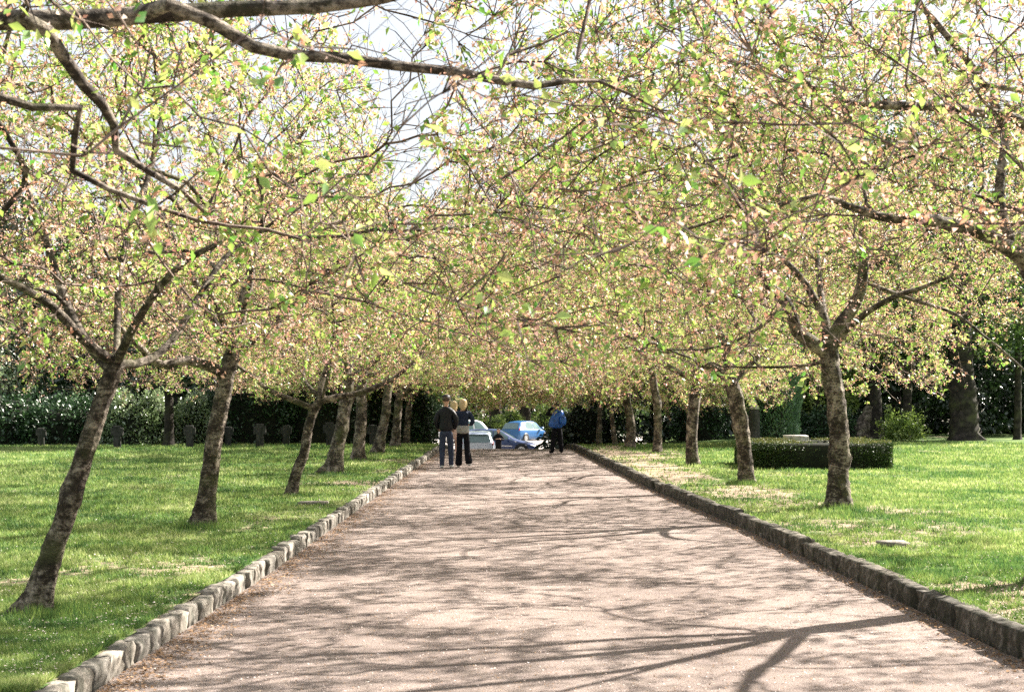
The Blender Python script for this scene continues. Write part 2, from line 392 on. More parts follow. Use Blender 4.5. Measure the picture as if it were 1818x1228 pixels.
# grass blades: real geometry, thinner out with distance
def make_grass():
    Vs, T = [], []
    for side, N in ((-1, 230000), (1, 210000)):
        d = 7.6*(50/7.6)**rng.random(N)
        lo = np.abs(kerb_l(d) if side < 0 else kerb_r(d))+.13; hi = np.maximum(.375*d, lo+.2)
        x = (lo+(hi-lo)*rng.random(N))*side
        b = bare_f(x, d)+.9*fbm(x*7+2, d*7+1, 3)
        keep = (rng.random(N) > sstep(.80, .98, b)*.93); x, d = x[keep], d[keep]; n = len(x)
        clump = fbm(x*1.7+50, d*1.7, 3); h = (.016+.036*rng.random(n))*(.5+1.1*clump)*(1+d/70)
        wdt = .0035*np.maximum(1, d/9)*(.7+.6*rng.random(n))
        z = lawn_z(x, d)-.004; a = rng.random(n)*6.283
        lean = rng.normal(size=(n, 2))*h[:, None]*.45
        p = np.stack([x, d, z], 1); s = np.stack([np.cos(a)*wdt, np.sin(a)*wdt, 0*a], 1)
        tip = p+np.stack([lean[:, 0], lean[:, 1], h], 1)
        Vs.append(np.stack([p-s, p+s, tip], 1).reshape(-1, 3))
        T.append(np.clip(-.12+.75*fbm(x*.8+7, d*.8+3, 3)+.55*fbm(x*5+7, d*5+3, 2)+.5*(rng.random(n)-.5), 0, 1))
    # long tufts round the trunk feet
    for (bx, by, n0, hh) in TUFTS:
        n = n0; a = rng.random(n)*6.283; rr = .10+np.abs(rng.normal(size=n))*.13
        x = bx+np.cos(a)*rr; d = by+np.sin(a)*rr; h = hh*(.4+.8*rng.random(n)); z = lawn_z(x, d)
        lean = rng.normal(size=(n, 2))*h[:, None]*.35; wdt = .004+0*x
        p = np.stack([x, d, z], 1); s = np.stack([wdt, wdt*0, wdt*0], 1)
        tip = p+np.stack([lean[:, 0], lean[:, 1], h], 1)
        Vs.append(np.stack([p-s, p+s, tip], 1).reshape(-1, 3)); T.append(.2+.5*rng.random(n))
    V = np.concatenate(Vs); n = len(V)//3
    me = np_mesh('grass', V, np.arange(n*3).reshape(-1, 3), np.concatenate(T))
    tag(link('grass', me, M['grass']), 'short green grass with daisies covering the lawns on both sides of the path', 'grass', kind='stuff')

# fallen petals and litter
def scatter_flat(name, x, d, z, size, tint, mat, label, cat):
    n = len(x); pos = np.stack([x, d, z+.004], 1); dr = rand_dir(n); dr[:, 2] *= .25
    me = leaves(name, pos, dr, size, tint, 3, .8, .3)
    tag(link(name, me, mat), label, cat, kind='stuff')
def make_litter():
    N = 9000
    d = 8*(46/8)**rng.random(N); x = kerb_l(d)+.05+(kerb_r(d)-kerb_l(d)-.1)*rng.random(N)
    scatter_flat('fallen_petals', x, d, drop(d)+.004, .007+.008*rng.random(N)*(1+d/25), rng.random(N), M['petal'],
                 'white and pink blossom petals scattered over the gravel path', 'petals')
    N = 5200
    d = 8*(46/8)**rng.random(N); s = np.where(rng.random(N) < .6, -1, 1); lo = np.where(s < 0, -kerb_l(d), kerb_r(d))+.16
    x = s*(lo+(np.maximum(.37*d-lo, .2))*rng.random(N)**1.3)
    scatter_flat('daisies', x, d, lawn_z(x, d)+.025, .010+.007*rng.random(N)*(1+d/25), rng.random(N), M['petal'],
                 'tiny white daisies and petals dotted through the lawn grass', 'daisies')
    N = 9000
    d = 8*(46/8)**rng.random(N); s = rng.random(N) < .7
    off = np.abs(rng.normal(size=N))*.16*(.4+1.3*vnoise(d*1.5, d*0+.5))
    x = np.where(s, kerb_l(d)+.03+off, kerb_r(d)-.03-off*.6)
    scatter_flat('leaf_litter', x, d, drop(d)+.006, .012+.022*rng.random(N), rng.random(N), M['litter'],
                 'dry brown bud scales and leaf litter gathered along the foot of both kerbs', 'leaf litter')
    N = 16000   # grit
    d = 8*(30/8)**rng.random(N); x = kerb_l(d)+.05+(kerb_r(d)-kerb_l(d)-.1)*rng.random(N)
    scatter_flat('gravel_grit', x, d, drop(d)+.002, .006+.010*rng.random(N), rng.random(N), M['litter'],
                 'fine brown grit and bud scales lying all over the path surface', 'grit')

# ------------------------------------------------------------------ kerbs, stone by stone
def stone(L, W, H, r, rough=.012):
    """irregular block centred on x/y, bottom at 0; length along y"""
    nx, ny, nz = 3, 5, 4; vs = {}; V = []; Fc = []
    def vid(i, j, k):
        if (i, j, k) not in vs:
            x = (i/nx-.5)*W; y = (j/ny-.5)*L; z = k/nz*H
            c = np.array([x, y, z])
            e = (i in (0, nx))+(j in (0, ny))+(k == nz)
            if e >= 2:
                c[0] *= .9 if i in (0, nx) else 1; c[1] *= .955 if j in (0, ny) else 1
                if k == nz: c[2] -= .008
            c = c+r.normal(size=3)*rough*np.array([.6, .35, .45])
            vs[(i, j, k)] = len(V); V.append(c)
        return vs[(i, j, k)]
    for j in range(ny):
        for k in range(nz):
            Fc.append([vid(0, j+1, k), vid(0, j, k), vid(0, j, k+1), vid(0, j+1, k+1)])
            Fc.append([vid(nx, j, k), vid(nx, j+1, k), vid(nx, j+1, k+1), vid(nx, j, k+1)])
        for i in range(nx):
            Fc.append([vid(i, j, nz), vid(i+1, j, nz), vid(i+1, j+1, nz), vid(i, j+1, nz)])
    for i in range(nx):
        for k in range(nz):
            Fc.append([vid(i, 0, k), vid(i+1, 0, k), vid(i+1, 0, k+1), vid(i, 0, k+1)])
            Fc.append([vid(i+1, ny, k), vid(i, ny, k), vid(i, ny, k+1), vid(i+1, ny, k+1)])
    return np_mesh('kerb_stone', np.array(V), np.array(Fc), smooth=False)
def make_kerb(name, kf, side, lmin, lmax, W, H, mat, label, seed, jx, jz, gap):
    r = np.random.default_rng(seed); root = empty(name, (0, 0, 0)); tag(root, label, 'kerb', kind='structure')
    del root['category']
    meshes = [stone(1.0, W, H, r, .013) for _ in range(22)]
    for me in meshes: me.materials.append(mat)
    d = 1.5; i = 0
    while d < 56:
        L = r.uniform(lmin, lmax); y = d+L/2
        x0, x1 = float(kf(d)), float(kf(d+L)); a = math.atan2(x1-x0, L)
        o = bpy.data.objects.new('kerb_stone', meshes[r.integers(22)]); C.objects.link(o); o.parent = root
        o.location = ((x0+x1)/2+side*W/2+r.normal()*jx, y, float(drop(y))-.04+r.normal()*jz)
        o.scale = (1, L-gap*(.6+r.random()), 1+r.normal()*.03)
        pitch = math.atan2(float(drop(d+L)-drop(d)), L)
        o.rotation_euler = (pitch, r.normal()*.02, -a+r.normal()*.025)
        d += L; i += 1
    return root
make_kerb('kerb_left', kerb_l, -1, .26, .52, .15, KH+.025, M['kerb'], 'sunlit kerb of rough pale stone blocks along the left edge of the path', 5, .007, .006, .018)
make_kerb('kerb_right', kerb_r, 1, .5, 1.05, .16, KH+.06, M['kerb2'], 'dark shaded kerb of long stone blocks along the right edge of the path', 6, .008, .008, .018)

# ------------------------------------------------------------------ cherry trees
def in_gap(p):
    """the avenue's open strip between the two rows of crowns"""
    x, y, z = p[:, 0], p[:, 1], p[:, 2]
    cx = -.066*y-.1; hw = .045*y*np.clip((z-2.6-.045*y)/2.6, 0, 1.1)+.06*np.sin(y*1.7+z*2)
    return (y < 29) & (np.abs(x-cx) < hw)
def open_pocket(p):
    """thin places in the foliage: round the goblet fork and under the bough tree's path side"""
    x, y, z = p[:, 0], p[:, 1], p[:, 2]
    return ((x > 2.9) & (x < 6.3) & (y > 15.3) & (y < 20.5) & (z < 3.55)) | ((x > 1.6) & (x < 4.6) & (y > 8.5) & (y < 15.3) & (z < 3.05))
def near_cam(p):
    y = p[:, 1]; return (y < 3.3) & (np.abs(p[:, 0]) < .45*np.maximum(y, 0)+1.2) & (p[:, 2] > .3)

def catm(px_pts, d0, d1=None):
    """pixel polyline -> world points, distance running d0..d1"""
    d1 = d0 if d1 is None else d1; n = len(px_pts)
    return [P(x, y, d0+(d1-d0)*i/max(1, n-1)) for i, (x, y) in enumerate(px_pts)]

FORK, PROTO_KIDS = {}, {}
def cherry(label, trunk, radii, limbs, seed, H=6.0, R=4.8, nA=210, nB=1200, tw=4200, lf=6.6, leaf=.058,
           auto=3, centre=None, zlow=1.8, flare=.6, floor0=None, pink=.62, shift=(0, 0), proto=None, spin=0.0):
    r = np.random.default_rng(seed)
    root = empty('cherry_tree', tuple(trunk[0])); tag(root, label, 'cherry tree', 'cherry trees lining the path')
    B0 = np.array(trunk[0])
    def add(name, V, Fc, mat, smooth=True, kind=None):
        me = np_mesh(name, V-B0, Fc, smooth=smooth); o = link(name, me, mat, root)
        if kind: o['kind'] = kind
        return o
    tpts = np.array(trunk); tpts[0] = tpts[0]-(tpts[1]-tpts[0])*.0+np.array([0, 0, -.06])
    near = B0[1] < 30
    me, c, rr = trunk_mesh('trunk', tpts-B0, radii, flare, 32 if near else 14, seed, .028 if near else .08, .16 if near else .1)
    link('trunk', me, M['bark'], root)
    fork = c[-1]+B0; rf = rr[-1]
    root['fork_h'] = 0.0; del root['fork_h']
    FORK[root.name] = fork-B0
    if proto is not None:           # same build of limbs and twigs, turned and set on this trunk
        cs, sn = math.cos(spin), math.sin(spin); f0 = FORK[proto.name]; f1 = fork-B0; sc_ = .94+.12*r.random()
        off = f1-np.array([cs*f0[0]-sn*f0[1], sn*f0[0]+cs*f0[1], f0[2]])*sc_
        for chd in PROTO_KIDS[proto.name]:
            o = chd.copy(); C.objects.link(o); o.parent = root; o.location = tuple(off); o.rotation_euler = (0, 0, spin); o.scale = (sc_,)*3
        for (pts, r0, r1) in limbs:
            cc = catmull(np.array(pts), .15); rr2 = np.linspace(r0, r1, len(cc)); dq = unit(np.gradient(cc, axis=0))
            V, Fc = tube_edges(cc[:-1], cc[1:], rr2[:-1], rr2[1:], dq[:-1], dq[1:], 7); add('limb', V, Fc, M['bark'])
        return root
    # skeleton
    cap = 60000
    pos = np.zeros((cap, 3)); par = np.full(cap, -1); lid = np.full(cap, -1); rfix = np.zeros(cap); plen = np.zeros(cap)
    n = 0
    tc = c[int(len(c)*.75):]+B0
    for i, q in enumerate(tc):
        pos[n] = q; par[n] = n-1; rfix[n] = rr[int(len(c)*.75)+i]; n += 1
    nt0 = n
    L = list(limbs)
    if auto:
        used = [math.atan2(l[0][-1][1]-fork[1], l[0][-1][0]-fork[0]) for l in L]
        for k in range(auto):
            if True: best = max((min([abs((a-u+math.pi) % (2*math.pi)-math.pi) for u in used] or [9]), r.random(), a)
                       for a in r.random(16)*6.283)
            a = best[2]; used.append(a); ln = R*r.uniform(.5, .72)*(.62 if math.cos(a)*np.sign(-B0[0]) > .3 else 1); el = r.uniform(.35, .8)
            pts = [fork]
            for s in (.18, .4, .7, 1.0):
                pts.append(fork+np.array([math.cos(a+r.normal()*.15)*ln*s, math.sin(a+r.normal()*.15)*ln*s,
                                          (H-fork[2])*el*(1-(1-s)**1.7)])+r.normal(size=3)*.08)
            L.append((pts, rf*r.uniform(.36, .5), .018))
    for li, (pts, r0, r1) in enumerate(L):
        pts = np.array([np.array(p) for p in pts])
        j = int(np.argmin(np.linalg.norm(pos[:n]-pts[0], axis=1)))
        if np.linalg.norm(pos[j]-pts[0]) > .12: pts = np.vstack([pos[j], pts])
        cc = catmull(pts, .12); k = len(cc)
        wob = np.cumsum(r.normal(size=(k, 3))*.010, axis=0)*.6; cc = cc+wob*np.linspace(0, 1, k)[:, None]
        prev = j
        for q in range(1, k):
            pos[n] = cc[q]; par[n] = prev; lid[n] = li; rfix[n] = r0+(r1-r0)*(q/k)**1.15
            plen[n] = plen[prev]+np.linalg.norm(pos[n]-pos[prev]); prev = n; n += 1
    # crown targets
    if centre is None: centre = np.array([B0[0]*.8+fork[0]*.2+(-.25*np.sign(B0[0])), fork[1]])
    centre = np.array(centre)+np.array(shift); fl = float(drop(B0[1]))
    def sample(N, shell):
        out = np.zeros((0, 3)); g = 0
        while len(out) < N and g < 60:
            g += 1
            a = r.random(N*2)*6.283; q = np.sqrt(r.random(N*2))
            Rr = R*(1+.14*np.sin(a*3+seed)+.08*np.sin(a*5+seed*2))
            x = centre[0]+np.cos(a)*q*Rr; y = centre[1]+np.sin(a)*q*Rr
            zb = max(2.5, zlow+.3)-(max(2.5, zlow+.3)-zlow)*q**2.0+.12*np.sin(a*7+seed)+fl; zt = H-(H-2.5)*q**2.6*.8+.25*np.sin(a*4+seed)+fl
            t = r.random(N*2); t = np.where(r.random(N*2) < shell, 1-t**2.2*.35, t)
            z = zb+(zt-zb)*t; p = np.stack([x, y, z], 1)
            gp = in_gap(p) & (r.random(N*2) < .93)
            p = p[~gp & ~near_cam(p) & ~(open_pocket(p) & (r.random(len(p)) < .7))]
            cl = np.array([mnoise.noise(Vector(tuple(v*.75+seed*3.1))) for v in p]) if len(p) else np.zeros(0)
            p = p[cl > -.28]
            out = np.vstack([out, p])
        return out[:N]
    for lvl, (N, step, sh, wgt) in enumerate(((nA, .2, .25, .18), (nB, .16, .35, .30))):
        T = sample(N, sh)
        T = T[np.argsort(np.linalg.norm(T-fork, axis=1))]
        for t in T:
            d = np.linalg.norm(pos[:n]-t, axis=1)
            cost = d+wgt*plen[:n]; cost[:nt0-1] += .6
            j = int(np.argmin(cost)); Ls = d[j]
            if Ls < .08 or Ls > 3.2: continue
            pdir = pos[j]-pos[par[j]] if par[j] >= 0 else np.array([0, 0, 1.0])
            pdir = pdir/max(np.linalg.norm(pdir), 1e-6)
            tow = (t-pos[j])/Ls
            ctl = pos[j]+(pdir*.45+tow*.3+r.normal(size=3)*.18)*Ls*.5+np.array([0, 0, .06*Ls])
            k = max(1, int(Ls/step)+1); prev = j; a0 = pos[j].copy()
            for s in range(1, k+1):
                u = s/k; q = (1-u)**2*a0+2*u*(1-u)*ctl+u*u*t
                if s < k: q = q+r.normal(size=3)*.022
                pos[n] = q; par[n] = prev; lid[n] = lid[j] if lid[j] >= 0 else -1; plen[n] = plen[prev]+np.linalg.norm(q-pos[prev])
                prev = n; n += 1
                if n >= cap-20: break
            if n >= cap-20: break
    pos, par, lid, rfix = pos[:n], par[:n], lid[:n], rfix[:n]
    # pipe model radii
    acc = np.zeros(n); best = np.zeros(n); main = np.full(n, -1); rad = np.zeros(n); e = 2.6; tipr = (.0024 if B0[1] < 8 else .0032) if near else .0046
    for i in range(n-1, -1, -1):
        v = max(acc[i], tipr**e); rad[i] = v**(1/e)
        if rfix[i] > 0: rad[i] = rfix[i]
        p = par[i]
        if p >= 0:
            acc[p] += rad[i]**e
            if rad[i] > best[p]: best[p] = rad[i]; main[p] = i
    rad = np.minimum(rad, .13 if near else .11)
    rad[rfix > 0] = rfix[rfix > 0]
    for i in range(n):
        if par[i] >= 0: rad[i] = min(rad[i], rad[par[i]])
    idx = np.arange(n); ok = par >= 0; ch = idx[ok & (idx >= nt0)]; pa = par[ch]
    din = np.zeros((n, 3)); din[ok] = unit(pos[idx[ok]]-pos[par[ok]])
    dav = din.copy(); hm = main >= 0; dav[hm] = unit(din[hm]+din[main[hm]])
    cont = main[pa] == ch
    ra = np.where(cont & (pa >= nt0), rad[pa], np.minimum(rad[pa], rad[ch]*1.25)); rb = rad[ch]
    da = np.where(cont[:, None], dav[pa], din[ch]); db = dav[ch]
    thick = rb > .011
    li_of = lid[ch]
    for li in range(len(L)):
        s = thick & (li_of == li)
        if s.sum() < 2: continue
        fat = s & (rb > .03); thin = s & ~fat
        V, Fc = merge([tube_edges(pos[pa[q]], pos[ch[q]], ra[q], rb[q], da[q], db[q], sd) for q, sd in ((fat, 10), (thin, 6))])
        add('limb', V, Fc, M['bark'])
    s = ~thick | (li_of < 0)
    q = s
    V1, F1 = tube_edges(pos[pa[q]], pos[ch[q]], ra[q], rb[q], da[q], db[q], 3)
    # twiglets
    cand = ch[(rad[ch] < .012)]
    pick = cand[r.integers(len(cand), size=tw)]
    base = pos[pick]; cen3 = np.array([centre[0], centre[1], 2.0+fl])
    dr = unit(.7*din[pick]+.25*unit(base-cen3)+r.normal(size=(tw, 3))*.6+np.array([0, 0, .12]))
    ln = r.uniform(.08, .32, tw); mid = base+dr*ln[:, None]*.55
    d2 = unit(dr+r.normal(size=(tw, 3))*.35+np.array([0, 0, -.12])); end = mid+d2*ln[:, None]*.45
    V, Fc = V1, F1
    q4 = np.stack([Fc[:, [0, 1, 2]], Fc[:, [0, 2, 3]]], 1).reshape(-1, 3)
    sd = unit(np.cross(dr, rand_dir(tw, r)))*(.0036 if near else .0058)
    Vt = np.stack([base-sd, base+sd, mid+sd*.7, mid-sd*.7, end], 1).reshape(-1, 3); i5 = np.arange(tw)[:, None]*5
    Ft = np.concatenate([i5+np.array([[0, 1, 2]]), i5+np.array([[0, 2, 3]]), i5+np.array([[3, 2, 4]])])
    V, Fc = merge([(V, q4), (Vt, Ft)])
    add('twigs', V, Fc, M['twig'], False, 'stuff')
    # leaves in small tufts at the twig ends
    P0 = np.concatenate([end, mid, pos[cand[r.integers(len(cand), size=tw//2)]]])
    D0 = np.concatenate([d2, dr, din[cand[r.integers(len(cand), size=tw//2)]]])
    N = int(tw*lf); tuft = r.permutation(len(P0))[:int(len(P0)*.36)]; k = tuft[r.integers(len(tuft), size=N)]
    clump = ((fbm(P0[:, 0]*1.3+P0[:, 2]*.6+40, P0[:, 1]*1.3+P0[:, 2]*1.1+40, 2)-.5)*1.5)[k]
    keep = r.random(N) < np.clip(.8+1.1*clump, .2, 1); k = k[keep]; N = len(k); clump = clump[keep]
    pp = P0[k]+r.normal(size=(N, 3))*.016
    dd = unit(D0[k]*.5+rand_dir(N, r)*.8+np.array([0, 0, -.18]))
    keep = ~near_cam(pp) & ~(in_gap(pp) & (r.random(len(pp)) < .88)) & ~(open_pocket(pp) & (r.random(len(pp)) < .72)); pp, dd, clump = pp[keep], dd[keep], clump[keep]; N = len(pp)
    tnt = np.where(r.random(N) < .46+pink*.22-.5*clump, r.random(N)*.32, .40+.6*r.random(N)**1.3)
    sz = leaf*r.uniform(.5, 1.2, N)*np.where(tnt < .35, .56, 1.06)
    me = leaves('leaves', pp-B0, dd, sz, tnt, .7, .55, .3, r, B0[1] > 24); o = link('leaves', me, M['leaf'], root); o['kind'] = 'stuff'
    # spent blossom
    N = int(tw*lf*.85*pink); k = tuft[r.integers(len(tuft), size=N)]; pp = P0[k]+r.normal(size=(N, 3))*.028-np.array([0, 0, .02])
    pp = pp[~near_cam(pp) & ~(in_gap(pp) & (r.random(len(pp)) < .88)) & ~(open_pocket(pp) & (r.random(len(pp)) < .72))]; N = len(pp)
    me = leaves('blossoms', pp-B0, rand_dir(N, r)+np.array([0, 0, -.3]), leaf*r.uniform(.2, .44, N), r.random(N)**1.2, .2, .8, .3, r, True)
    o = link('blossoms', me, M['blossom'], root); o['kind'] = 'stuff'
    PROTO_KIDS[root.name] = [c_ for c_ in root.children if not c_.name.startswith('trunk')]
    return root

TUFTS = []
def gp(px, py, z=KH):
    """ground point seen at a pixel"""
    d = F*(EYE-z)/(py-VY); return np.array([(px-VX)/F*d, d, z])
def trk(px_pts, base=None):
    b = gp(*px_pts[0]) if base is None else np.array(base); d = b[1]
    pts = [b]+[P(x, y, d) for x, y in px_pts[1:]]
    return pts, d

# near left tree whose trunk stands outside the frame
d = 5.2
t = [(-3.55, 4.7, KH), (-3.5, 4.75, .9), (-3.35, 4.8, 1.7), (-3.2, 4.9, 2.35)]
cherry('nearest cherry, only its thick dark boughs reaching in from the upper left edge', [np.array(q) for q in t], [.17, .14, .13, .13],
       [(catm([(-340, 120), (-120, 40), (0, 30), (110, 30), (240, 14), (350, 8), (480, 0), (620, -12), (780, -50), (950, -110)], 5.1, 5.8), .050, .018),
        (catm([(300, 8), (380, 40), (450, 82), (520, 97), (600, 98), (700, 110), (800, 122), (880, 132), (950, 141), (1010, 132)], 5.25, 5.9), .028, .014),
        (catm([(1005, 133), (1025, 105), (1034, 60), (1050, 0), (1060, -60)], 5.9, 6.1), .012, .006),
        (catm([(1008, 133), (1060, 142), (1120, 165), (1165, 190), (1230, 250)], 5.9, 6.6), .010, .004),
        (catm([(840, 118), (900, 100), (960, 80), (1000, 60)], 5.75, 6.0), .008, .004),
        (catm([(40, 30), (85, 55), (110, 95), (150, 150), (185, 185), (208, 222), (212, 262), (262, 292), (330, 330), (370, 366)], 5.15, 5.9), .029, .007),
        (catm([(-200, 90), (-60, 130), (0, 172), (60, 190), (145, 190), (136, 240), (133, 300), (200, 332), (270, 352), (350, 378), (470, 386)], 5.2, 6.0), .021, .006),
        (catm([(-330, 150), (-380, -120), (-300, -400), (-100, -600)], 5.0, 5.6), .06, .02)],
       1, H=5.2, R=3.6, nA=55, nB=330, tw=2200, lf=4.0, auto=1, centre=(-2.9, 5.3), pink=.35, leaf=.052)
# left row
t, d = trk([(60, 1085), (84, 1010), (112, 925), (132, 865), (158, 780), (184, 705), (206, 645)])
cherry('leaning cherry with a knobbly silver trunk at the front of the left row', t, [.105, .09, .085, .082, .08, .078, .08],
       [(catm([(205, 645), (170, 622), (135, 590), (90, 540), (45, 512), (0, 490), (-60, 450)], d, d-.8), .042, .014),
        (catm([(190, 655), (150, 600), (120, 545), (100, 480), (70, 400), (40, 300)], d, d+.8), .042, .014),
        (catm([(210, 640), (232, 590), (262, 540), (300, 490), (345, 452), (410, 425), (480, 410)], d, d-1.5), .034, .010),
        (catm([(212, 650), (262, 640), (310, 600), (360, 520), (420, 440), (520, 380)], d, d+1.5), .034, .010)],
       2, H=6.5, R=4.8, nA=260, nB=1500, tw=14500, auto=1, flare=.75)
TUFTS.append((t[0][0]+.18, t[0][1]-.12, 1000, .10))
t, d = trk([(362, 932), (368, 870), (378, 800), (390, 730), (402, 670), (410, 630)])
cherry('stout dark cherry with a flared foot, second of the left row', t, [.145, .125, .122, .118, .115, .12],
       [(catm([(405, 665), (370, 650), (330, 640), (280, 648), (235, 610), (180, 560)], d, d-1.2), .07, .02),
        (catm([(410, 640), (418, 600), (432, 540), (450, 470), (440, 380)], d, d+.5), .09, .025),
        (catm([(408, 650), (440, 610), (500, 560), (560, 500), (640, 430)], d, d+.6), .06, .02)],
       3, H=6.2, R=4.8, nA=220, nB=1500, tw=14000, auto=3, flare=.55)
TUFTS.append((t[0][0], t[0][1]-.1, 800, .11))
t, d = trk([(515, 878), (525, 842), (541, 800), (549, 755), (561, 722), (572, 708)])
cherry('slender crooked cherry with two pale arms spread like a Y, third of the left row', t, [.10, .095, .095, .09, .085, .08],
       [(catm([(558, 726), (530, 714), (495, 700), (470, 688), (445, 668), (410, 640)], d, d-.5), .05, .02),
        (catm([(572, 712), (600, 704), (625, 701), (660, 690), (700, 672), (740, 640)], d, d+.2), .055, .02),
        (catm([(570, 708), (572, 680), (585, 640), (600, 580)], d, d+.4), .07, .025)],
       4, H=5.6, R=4.0, nA=210, nB=1300, tw=9500, auto=2, flare=.4)
TUFTS.append((t[0][0], t[0][1]-.1, 300, .06))
left_far = [
 ([(590, 838), (598, 800), (608, 750), (616, 700), (618, 672)], [.24, .19, .17, .16, .155], 'thick straight cherry just behind the Y-shaped one in the left row', 6.6),
 ([(635, 815), (638, 780), (642, 740), (641, 692), (645, 672)], [.20, .17, .16, .15, .14], 'fifth cherry of the left row, straight dark trunk with a sunlit right edge', 6.6),
 ([(670, 803), (676, 775), (684, 735), (689, 690), (692, 674)], [.20, .17, .16, .15, .15], 'sixth cherry of the left row, trunk leaning a little toward the path', 6.8),
 ([(702, 791), (704, 760), (707, 725), (711, 690)], [.19, .17, .165, .16], 'seventh cherry of the left row, broad trunk sunlit on the path side', 6.8),
 ([(721, 792), (723, 760), (726, 725), (728, 697)], [.16, .14, .13, .12], 'eighth cherry of the left row, near the brow of the path', 6.8),
 ([(735, 795), (737, 765), (740, 735), (744, 705), (750, 698)], [.12, .10, .10, .09, .08], 'last thin cherry at the far end of the left row', 6.8)]
dist = [None, None, None, 46.0, 50.0, 54.0]
for i, (tp, rad, lab, H) in enumerate(left_far):
    if dist[i] is None: t, d = trk(tp)
    else:
        d = dist[i]; x = (tp[0][0]-VX)/F*d; t = [np.array([x, d, float(lawn_z(np.array([x]), np.array([d]))[0])])]+[P(a, b, d) for a, b in tp[1:]]
    x0, y0 = tp[-1]
    lb = [(catm([(x0, y0), (x0+30, y0-16), (x0+60, y0-40), (x0+110, y0-60)], d, d), .07, .02),
          (catm([(x0, y0), (x0-25, y0-22), (x0-60, y0-42)], d, d+.4), .06, .02)]
    if i == 3: lb.append((catm([(x0+2, y0+12), (x0+22, y0-2), (x0+52, y0-12), (x0+85, y0-22), (x0+120, y0-50)], d, d-1), .10, .03))
    far = d > 40
    PR = cherry(lab, t, rad, lb, 20+i, proto=(left_pr if i > 2 else None), spin=i*2.1, H=H, R=4.9, nA=150, nB=800, tw=14000 if far else 11000, lf=6.8, leaf=.074 if far else .066, auto=3, flare=.4, zlow=1.9, shift=(.6, 0))
    TUFTS.append((t[0][0], t[0][1]-.1, 150, .07))
    if i == 2: left_pr = PR

# right row
t = [np.array(q) for q in ((4.75, 5.0, KH), (4.7, 5.0, 1.0), (4.6, 5.0, 2.2))]
cherry('nearest cherry on the right, only leafy twigs showing at the top right corner', t, [.2, .17, .16],
       [(catm([(3100, 500), (2700, 200), (2300, 0), (1800, -60), (1500, -120)], 5.2, 5.6), .05, .02)],
       40, H=6.2, R=4.1, nA=90, nB=560, tw=5000, lf=5.0, auto=4, centre=(4.1, 5.6), pink=.9, leaf=.052)
t = [np.array(q) for q in ((4.68, 12.2, KH), (4.66, 12.2, .9), (4.62, 12.15, 1.7), (4.58, 12.1, 2.35))]
cherry('cherry just outside the right edge, its heavy sunlit boughs reach in toward the path', t, [.2, .16, .155, .15],
       [([np.array((4.58, 12.1, 2.35))]+catm([(1850, 500), (1822, 462), (1775, 430), (1730, 405), (1690, 396), (1640, 386), (1560, 378), (1480, 340)], 12.0, 11.2), .085, .022),
        ([np.array((4.58, 12.1, 2.4))]+catm([(1900, 330), (1830, 222), (1740, 196), (1640, 190), (1560, 186), (1490, 172), (1400, 120)], 11.5, 10.2), .06, .02),
        ([np.array((4.58, 12.1, 2.4))]+catm([(1900, 200), (1818, 168), (1740, 152), (1690, 120), (1655, 100), (1640, 40)], 11.0, 10.2), .035, .012)],
       41, H=7.0, R=4.8, nA=220, nB=1500, tw=14000, auto=3, centre=(4.4, 12.2), zlow=2.65)
t, d = trk([(1490, 900), (1489, 850), (1490, 780), (1484, 720), (1476, 660), (1470, 610)])
cherry('goblet-forked cherry with a broad speckled trunk, largest standing in full view on the right', t, [.19, .165, .16, .158, .16, .165],
       [(catm([(1468, 628), (1440, 606), (1415, 588), (1407, 562), (1395, 535), (1370, 508), (1345, 470), (1310, 420)], d, d-.6), .105, .03),
        (catm([(1468, 612), (1466, 570), (1446, 530), (1420, 490), (1385, 455), (1350, 400)], d, d+.6), .07, .022),
        (catm([(1472, 612), (1492, 575), (1515, 545), (1530, 505), (1534, 450), (1532, 390), (1545, 300)], d, d-.2), .10, .03),
        (catm([(1480, 622), (1497, 592), (1520, 570), (1552, 545), (1600, 520), (1680, 490)], d, d-1.2), .055, .02),
        (catm([(1404, 545), (1385, 552), (1350, 580), (1300, 608), (1240, 622), (1190, 622)], d-.1, d-.4), .03, .012),
        (catm([(1470, 640), (1440, 648), (1400, 652), (1350, 655), (1280, 655)], d+.1, d+.8), .03, .012),
        (catm([(1534, 500), (1600, 525), (1690, 555), (1760, 605), (1830, 665)], d, d-.8), .032, .012)],
       42, H=6.9, R=4.9, nA=240, nB=1600, tw=14500, auto=1, flare=.55, zlow=2.7)
TUFTS.append((t[0][0]+.05, t[0][1]-.12, 800, .11))
t, d = trk([(1325, 857), (1322, 805), (1314, 750), (1304, 700), (1292, 662)])
cherry('leaning cherry whose long arm sweeps toward the path, in front of the clipped hedge', t, [.17, .15, .155, .18, .15],
       [(catm([(1294, 672), (1262, 650), (1228, 640), (1190, 622), (1155, 606), (1110, 590)], d, d-.5), .095, .03),
        (catm([(1296, 665), (1290, 635), (1282, 600), (1260, 540)], d, d+.4), .09, .03),
        (catm([(1300, 680), (1330, 650), (1370, 610), (1400, 560)], d, d+.8), .06, .02)],
       43, H=6.8, R=4.9, nA=230, nB=1500, tw=10500, auto=2, flare=.35, leaf=.066)
TUFTS.append((t[0][0]-.1, t[0][1]-.1, 800, .11))
